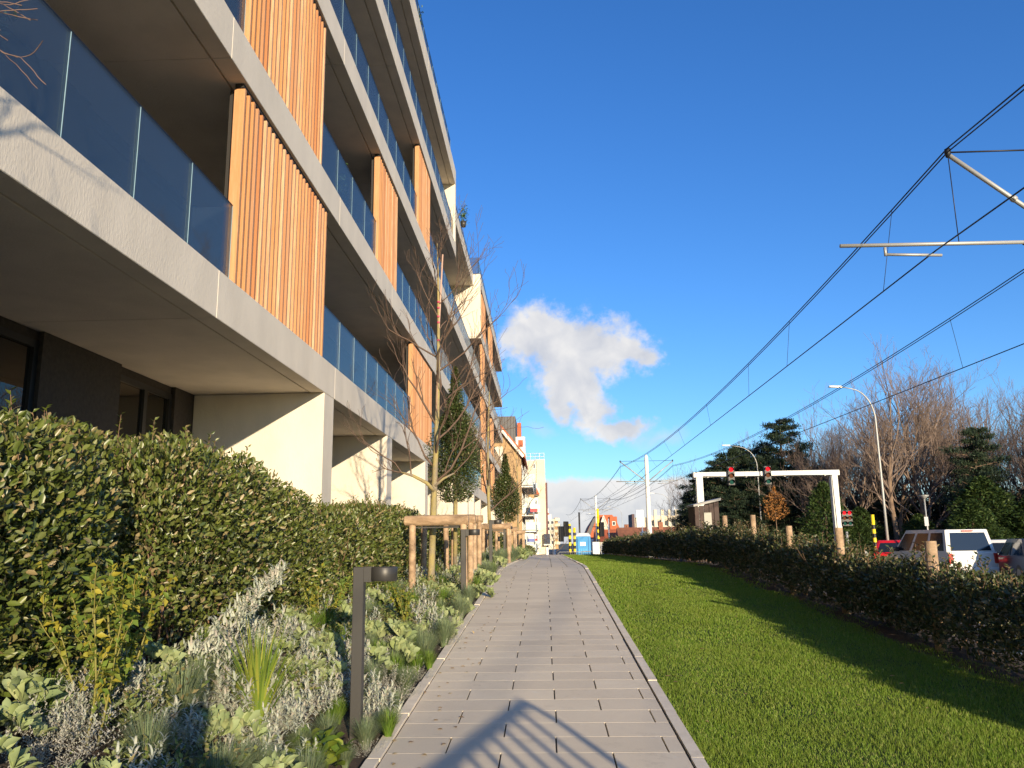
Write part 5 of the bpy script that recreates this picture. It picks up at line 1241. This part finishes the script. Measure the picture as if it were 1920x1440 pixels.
def far_left():
    railm = mat('pale_balcony_panel', (.55, .62, .58), .4)
    # brick gable house with orange verge
    r = thing('gabled_apartment_house', 'ochre brick apartment house with orange edged gable beyond the white building', 'building', (0, 0, 0))
    MB().prism([(-12, -1.66), (-2.15, -1.66), (-2.15, 8.7), (-6.5, 14.2), (-12, 14.2)], 'y', 80, 93).build('wall', M_brick, r)
    v = MB(); v.hexa([(-6.55, 79.7, 14.35), (-1.75, 79.7, 8.25), (-1.75, 93.2, 8.25), (-6.55, 93.2, 14.35), (-6.55, 79.7, 14.75), (-1.75, 79.7, 8.65), (-1.75, 93.2, 8.65), (-6.55, 93.2, 14.75)]); v.build('roof', M_tile, r)
    v = MB(); v.hexa([(-6.5, 79.5, 14.0), (-2.0, 79.5, 8.3), (-2.0, 79.68, 8.3), (-6.5, 79.68, 14.0), (-6.5, 79.5, 14.35), (-1.8, 79.5, 8.5), (-1.8, 79.68, 8.5), (-6.5, 79.68, 14.35)]); v.build('verge_board', M_wh, r)
    for z in (7.0, 4.2, 1.4, -.4):
        balcony(r, -2.15, 80.3, 92.6, z-1.4, 1.1, railm)
        for y in (81, 84, 87, 90): bwindow(r, y, y+1.6, -2.15, z-1.3, z+.7, 'x')
    # mansard behind
    r = thing('mansard_block', 'apartment block with a dark grey zinc mansard and brick chimney behind the gable', 'building', (0, 0, 0))
    MB().box(-14, -2.2, 95, 118, -1.66, 9.9).build('wall', M_cream, r)
    MB().box(-14, -3.15, 94.7, 117, 9.9, 14.8).build('mansard_roof', M_slate, r)
    s = MB()
    for k in range(12): s.box(-7.4+k*.37, -7.36+k*.37, 94.62, 94.698, 9.95, 14.75)
    s.build('standing_seam', M_slate, r)
    c = MB().box(-2.95, -2.5, 95.3, 96.6, 12.4, 14.1); c.build('chimney', M_tile, r)
    MB().box(-3.14, -2.05, 95.1, 97.8, 9.903, 12.39).build('dormer', M_wh, r)
    MB().box(-2.85, -2.3, 95.05, 95.09, 11.2, 12.0).build('dormer_window', M_tile, r)
    for i, z in enumerate((8.4, 5.6, 2.8, .3)):
        balcony(r, -2.2, 97, 117, z-1.3, 1.2, railm)
        for y in (98, 102, 106, 110, 114): bwindow(r, y, y+2, -2.2, z-1.2, z+.8, 'x')
    # cream tower
    r = thing('cream_tower_block', 'tall cream apartment tower with white roof railing and stacked balconies', 'building', (0, 0, 0))
    MB().box(-1.0, .30, 125, 140, -1.66, 12.7).build('wall', M_cream, r); MB().box(-9, -1.003, 125.15, 140, -1.66, 12.6).build('wall', M_cream, r)
    MB().box(-3.0, -1.4, 122.2, 125.14, -1.66, 9.6).build('brick_bay', M_brick, r)
    MB().box(-3.3, -2.7, 121.0, 125.1, 8.0, 10.7).build('stair_tower', M_conc, r)
    MB().box(-1.395, -.9, 123.6, 124.99, -1.66, 7.2).build('bay', M_wh, r)
    v = MB(); v.add([(-1.4, 122, 9.0), (-.6, 122, 7.2), (-.6, 124.9, 7.2), (-1.4, 124.9, 9.0), (-1.4, 122, 7.2), (-1.4, 124.9, 7.2)], [(0, 1, 2, 3), (0, 4, 1), (3, 2, 5)]); v.build('lean_roof', M_tile, r)
    for z in (-.1, 2.5, 5.1, 7.6):
        MB().box(-2.9, -1.5, 121.2, 122.18, z-.14, z).build('balcony', M_wh, r); MB().box(-2.85, -1.55, 121.2, 121.26, z+.05, z+.95).build('railing', railm, r)
        MB().box(-1.38, -.55, 122.4, 123.55, z-.5, z-.36).build('balcony', M_wh, r); MB().box(-1.36, -.57, 122.4, 122.45, z-.3, z+.6).build('railing', railm, r)
        bwindow(r, -2.6, -1.9, 122.2, z+.1, z+1.7); bwindow(r, -1.25, -.95, 123.59, z-.3, z+1.4)
    bwindow(r, -1.95+.4, -1.15, 125.15, 11.3, 12.1)
    rr = MB()
    for z in (12.75, 13.2, 13.7): rr.tube([(-2.6, 125.2, z), (.2, 125.2, z), (.2, 139, z)], .035, 5)
    for x in (-2.6, -1.9, -1.2, -.5, .2): rr.tube([(x, 125.2, 12.6), (x, 125.2, 13.7)], .035, 5)
    rr.build('roof_railing', M_wh, r)
    MB().box(-.05, .85, 124, 125.5, -.1, 1.4).build('glazed_bay', mat('dark_glazing', (.05, .06, .09), .2), r)
    MB().box(-.1, .9, 123.9, 125.4, -.3, -.103).build('bay_floor', M_wh, r)
    MB().box(.305, .6, 126, 139, -1.66, 9.2).build('side_balconies', mat('dark_red', (.12, .05, .05), .7), r)  # side balconies as one plain dark red block
    # far end of the street
    r = thing('stepped_apartment_block', 'distant cream apartment block with stepped roof at the end of the street', 'building', (0, 0, 0))
    MB().box(.5, 2.95, 230, 250, -1.66, 6.6).build('wall', M_cream, r); MB().box(.5, 2.0, 230.5, 250, 6.6, 8.0).build('roof_storey', M_wh, r); MB().box(.6, 1.3, 231, 250, 8.0, 9.6).build('roof_turret', M_wh, r)
    v = MB(); v.add([(.4, 230, 8.0), (1.6, 230, 8.0), (.4, 230, 9.1), (.4, 250, 8.0), (1.6, 250, 8.0), (.4, 250, 9.1)], [(0, 1, 2), (1, 4, 5, 2), (3, 5, 4)]); v.build('roof', M_tile, r)
    for z in (-.3, 1.6, 3.5, 5.2):
        for x in (.75, 1.85): bwindow(r, x, x+.85, 230, z, z+1.0)
    r = thing('slender_apartment_block', 'farther narrow block with stacked balconies right of the stepped one', 'building', (0, 0, 0))
    MB().box(3.0, 4.0, 240, 262, -1.66, 7.3).build('wall', M_brick, r)
    for z in (-.2, 1.5, 3.2, 4.9, 6.5): MB().box(3.1, 4.5, 239.2, 239.99, z-.15, z+.7).build('balcony', M_cream, r)
    # advertising boards on the balconies
    for (x, y, z, m, lab) in ((-.95, 79.0, 3.35, mat('sign_red', (.62, .05, .06), .5), 'red and white sign hung on the brick house balconies'), (-1.3, 78.0, .52, mat('sign_blue', (.16, .2, .5), .5), 'white and blue sign on the lowest balcony'), (-1.35, 120.9, .75, mat('sign_red', (.62, .05, .06), .5), 'small red sign on the cream tower balconies')):
        q = thing('board_sign', lab, 'sign', (x, y, z)); MB().box(-.34, .34, -.02, .02, -.05, .38).build('upper_board', M_white, q); MB().box(-.34, .34, -.03, .01, -.36, -.055).build('lower_board', m, q)
far_left()
def gable_house(x, y, w, d, hw, hr, wallm, roofm, label, rz=0, gable='y', wins=((-.5, 1), (.5, 1))):
    r = thing('gabled_house', label, 'house', (x, y, -1.66), rz, 'houses beyond the hedge')
    MB().box(-w/2, w/2, 0, d, 0, hw).build('wall', wallm, r)
    if gable == 'y':
        MB().prism([(-w/2, hw), (w/2, hw), (0, hw+hr)], 'y', 0, d).build('gable', wallm, r)
        for s in (-1, 1):
            v = MB(); v.hexa([(0, -.3, hw+hr), (s*(w/2+.3), -.3, hw-.25), (s*(w/2+.3), d+.3, hw-.25), (0, d+.3, hw+hr), (0, -.3, hw+hr+.2), (s*(w/2+.3), -.3, hw-.05), (s*(w/2+.3), d+.3, hw-.05), (0, d+.3, hw+hr+.2)]); v.build('roof', roofm, r)
    else:
        MB().prism([(-.3, hw-.1), (d+.3, hw-.1), (d/2, hw+hr)], 'x', -w/2-.3, w/2+.3).build('roof', roofm, r)
    for wx, wz in wins: bwindow(r, wx-.45, wx+.45, 0, wz, wz+1.3)
    MB().box(w*.2, w*.2+.7, d*.4, d*.4+.7, hw+hr*.3, hw+hr+.8).build('chimney', M_tile2, r)
    return r
def far_right():
    r = thing('red_gabled_house', 'tall red roofed house with cream timbered gable and roof windows', 'house', (0, 0, 0), 0)
    MB().box(7.4, 17.0, 150, 160, -1.66, .7).build('wall', M_wh, r)
    MB().prism([(7.0, .3), (14.6, .3), (13.0, 4.2), (12.4, 4.95), (9.6, 4.95), (8.2, 2.9)], 'y', 150.2, 160).build('roof', M_tile, r)
    MB().box(11.9, 13.2, 149.4, 158, -.5, 4.6).build('roof_wing', M_tile, r)
    MB().prism([(9.9, .7), (11.6, .7), (11.6, 2.4), (10.75, 4.7), (9.9, 2.4)], 'y', 149.2, 151).build('gable', M_cream, r)
    b = MB(); 
    for s in (-1, 1): b.tube([(10.75, 149.1, 4.8), (10.75+s*1.0, 149.1, 2.1)], .09, 4)
    b.tube([(10.1, 149.15, 2.6), (11.4, 149.15, 2.6)], .07, 4); b.build('timber', M_wh, r)
    for (x, z) in ((9.3, .2), (9.0, 1.5), (12.3, 3.0), (12.4, 1.5)): bwindow(r, x, x+.6, 149.38 if x > 11.8 else 150.18, z, z+.75)
    v = MB(); v.add([(7.0, 150.1, .3), (7.9, 150.1, .3), (9.7, 150.1, 4.9), (8.9, 150.1, 4.2)], [(0, 1, 2, 3)]); v.build('dark_slope', M_slate, r)
    bwindow(r, 10.3, 11.2, 149.2, .8, 1.7)
    gable_house(12.5, 140, 7, 8, 1.9, 2.0, M_wh, M_tile, 'low house with orange roof left of the distant lamp', gable='x')
    gable_house(17.2, 135, 9.5, 8, 1.7, 2.4, M_cream, M_tile2, 'long brown tiled roof right of the red house', gable='x')
    gable_house(15.6, 128, 1.9, 5, 1.9, 1.25, M_wh, M_wh, 'small white gable fronting the brown roof')
    gable_house(21.5, 138, 6.0, 8, 2.1, 1.7, M_cream, M_slate, 'grey roofed house behind the tall white tram mast', gable='x')
    gable_house(27.5, 142, 12, 8, 2.6, 1.6, M_cream, M_tile2, 'low orange brown roof at the foot of the pale apartment block', gable='x')
    r = thing('terraced_apartment_block', 'long pale concrete apartment block with row of roof piers on the skyline', 'building', (20.6, 190, -1.66))
    MB().box(0, 17, .3, 12, 0, 7.2).build('wall', M_cream, r); MB().box(.6, 2.3, -.3, .295, 0, 8.9).build('end_wall', M_wh, r); MB().box(-.4, .2, -.2, 8, 0, 8.0).build('stair_tower', mat('dark_brown', (.1, .06, .06), .8), r)
    for k in range(9):
        x = 3.0+k*1.62; p = MB().box(x, x+.65, -.6, .295, 0, 8.9); p.build('pier', M_cream, r)
        MB().box(x+.655, x+1.61, -.3, .29, 4.3, 5.1).build('balcony', M_cream, r); MB().box(x+.655, x+1.61, -.3, .29, 6.6, 7.5).build('balcony', M_cream, r)
        bwindow(r, x+.72, x+1.5, .30, 5.2, 6.5)
    MB().tube([(9.6, 1, 7), (9.6, 1, 9.9)], .12, 6).build('flue', M_wh, r)
far_right()
def far_masts():
    for (x, y, h, lab) in ((7.2, 110, 5.2, 'slim grey post beside the red house'), (9.2, 118, 5.0, 'white post in front of the red house'), (14.2, 120, 4.0, 'pale post before the brown roof'), (3.2, 75, 4.4, 'dark slender post behind the striped pole')):
        mb = MB().tube([(x, y, -1.66), (x, y, -1.66+h)], .08, 6); tag(mb.build('street_post', M_white if 'dark' not in lab else M_metal_dark), lab, 'post')
far_masts()
bare_tree('small_bare_tree', 'small reddish bare tree at the end of the street', 1.15, 105, 3.4, .08, 33, 1.6, limbs=14, zlow=.5, z0=-1.66, m=M_woodbark, grp=None)

# ------------------------------------------------------------------ behind the photographer: what throws the foreground shadows
def ramp_railing():
    root = thing('ramp_railing', 'sloping metal railing with vertical bars behind the viewer, seen by its shadow on the path', 'railing', (0, 0, 0))
    Y = -.5; a = Vector((2.26, Y, .26)); b = Vector((.42, Y, -.47))
    MB().tube([tuple(a), tuple(b)], .035, 8).build('handrail', M_metal_dark, root)
    MB().tube([(2.25, Y, .27), (2.30, Y, .12), (2.30, Y, -.2), (2.28, Y, -.6), (2.28, Y, -1.5)], .026, 8).build('end_post', M_metal_dark, root)
    bars = MB(); x = 2.13
    while x > .5:
        z = a.z+(b.z-a.z)*(a.x-x)/(a.x-b.x); bars.tube([(x, Y, -1.42), (x, Y, z)], .019, 5); x -= .125
    bars.build('bars', M_metal_dark, root); MB().tube([(.42, Y, -1.4), (2.2, Y, -1.4)], .02, 6).build('bottom_rail', M_metal_dark, root)
ramp_railing()
def photographer():
    me = bpy.data.meshes.new('person')
    J = {'pel': (0, 0, .95, .14), 'wa': (0, 0, 1.12, .135), 'ch': (0, .0, 1.32, .16), 'nk': (0, 0, 1.46, .06), 'hd': (0, .02, 1.58, .095), 'ht': (0, .01, 1.68, .085),
         'sL': (-.17, 0, 1.39, .065), 'eL': (-.22, .12, 1.16, .045), 'wL': (-.08, .30, 1.33, .03), 'sR': (.17, 0, 1.39, .065), 'eR': (.22, .12, 1.16, .045), 'wR': (.08, .30, 1.33, .03),
         'hL': (-.10, 0, .88, .10), 'kL': (-.11, .02, .50, .07), 'aL': (-.12, 0, .10, .05), 'tL': (-.13, .15, .04, .04), 'hR': (.10, 0, .88, .10), 'kR': (.11, .0, .50, .07), 'aR': (.12, -.02, .10, .05), 'tR': (.13, .13, .04, .04)}
    E_ = [('pel', 'wa'), ('wa', 'ch'), ('ch', 'nk'), ('nk', 'hd'), ('hd', 'ht'), ('ch', 'sL'), ('sL', 'eL'), ('eL', 'wL'), ('ch', 'sR'), ('sR', 'eR'), ('eR', 'wR'), ('pel', 'hL'), ('hL', 'kL'), ('kL', 'aL'), ('aL', 'tL'), ('pel', 'hR'), ('hR', 'kR'), ('kR', 'aR'), ('aR', 'tR')]
    ks = list(J); me.from_pydata([J[k][:3] for k in ks], [(ks.index(a), ks.index(b)) for a, b in E_], [])
    o = bpy.data.objects.new('person', me); COL.objects.link(o); o.location = (-.12, -.42, -1.48); me.materials.append(mat('dark_coat', (.04, .04, .05), .9))
    md = o.modifiers.new('skin', 'SKIN'); md.use_smooth_shade = True
    for k, sv in zip(ks, me.skin_vertices[0].data): sv.radius = (J[k][3],)*2; sv.use_root = (k == 'pel')
    s = o.modifiers.new('sub', 'SUBSURF'); s.levels = 1; s.render_levels = 2
    tag(o, 'photographer in dark coat, seen only by the rounded shadow on the planting', 'person')
photographer()
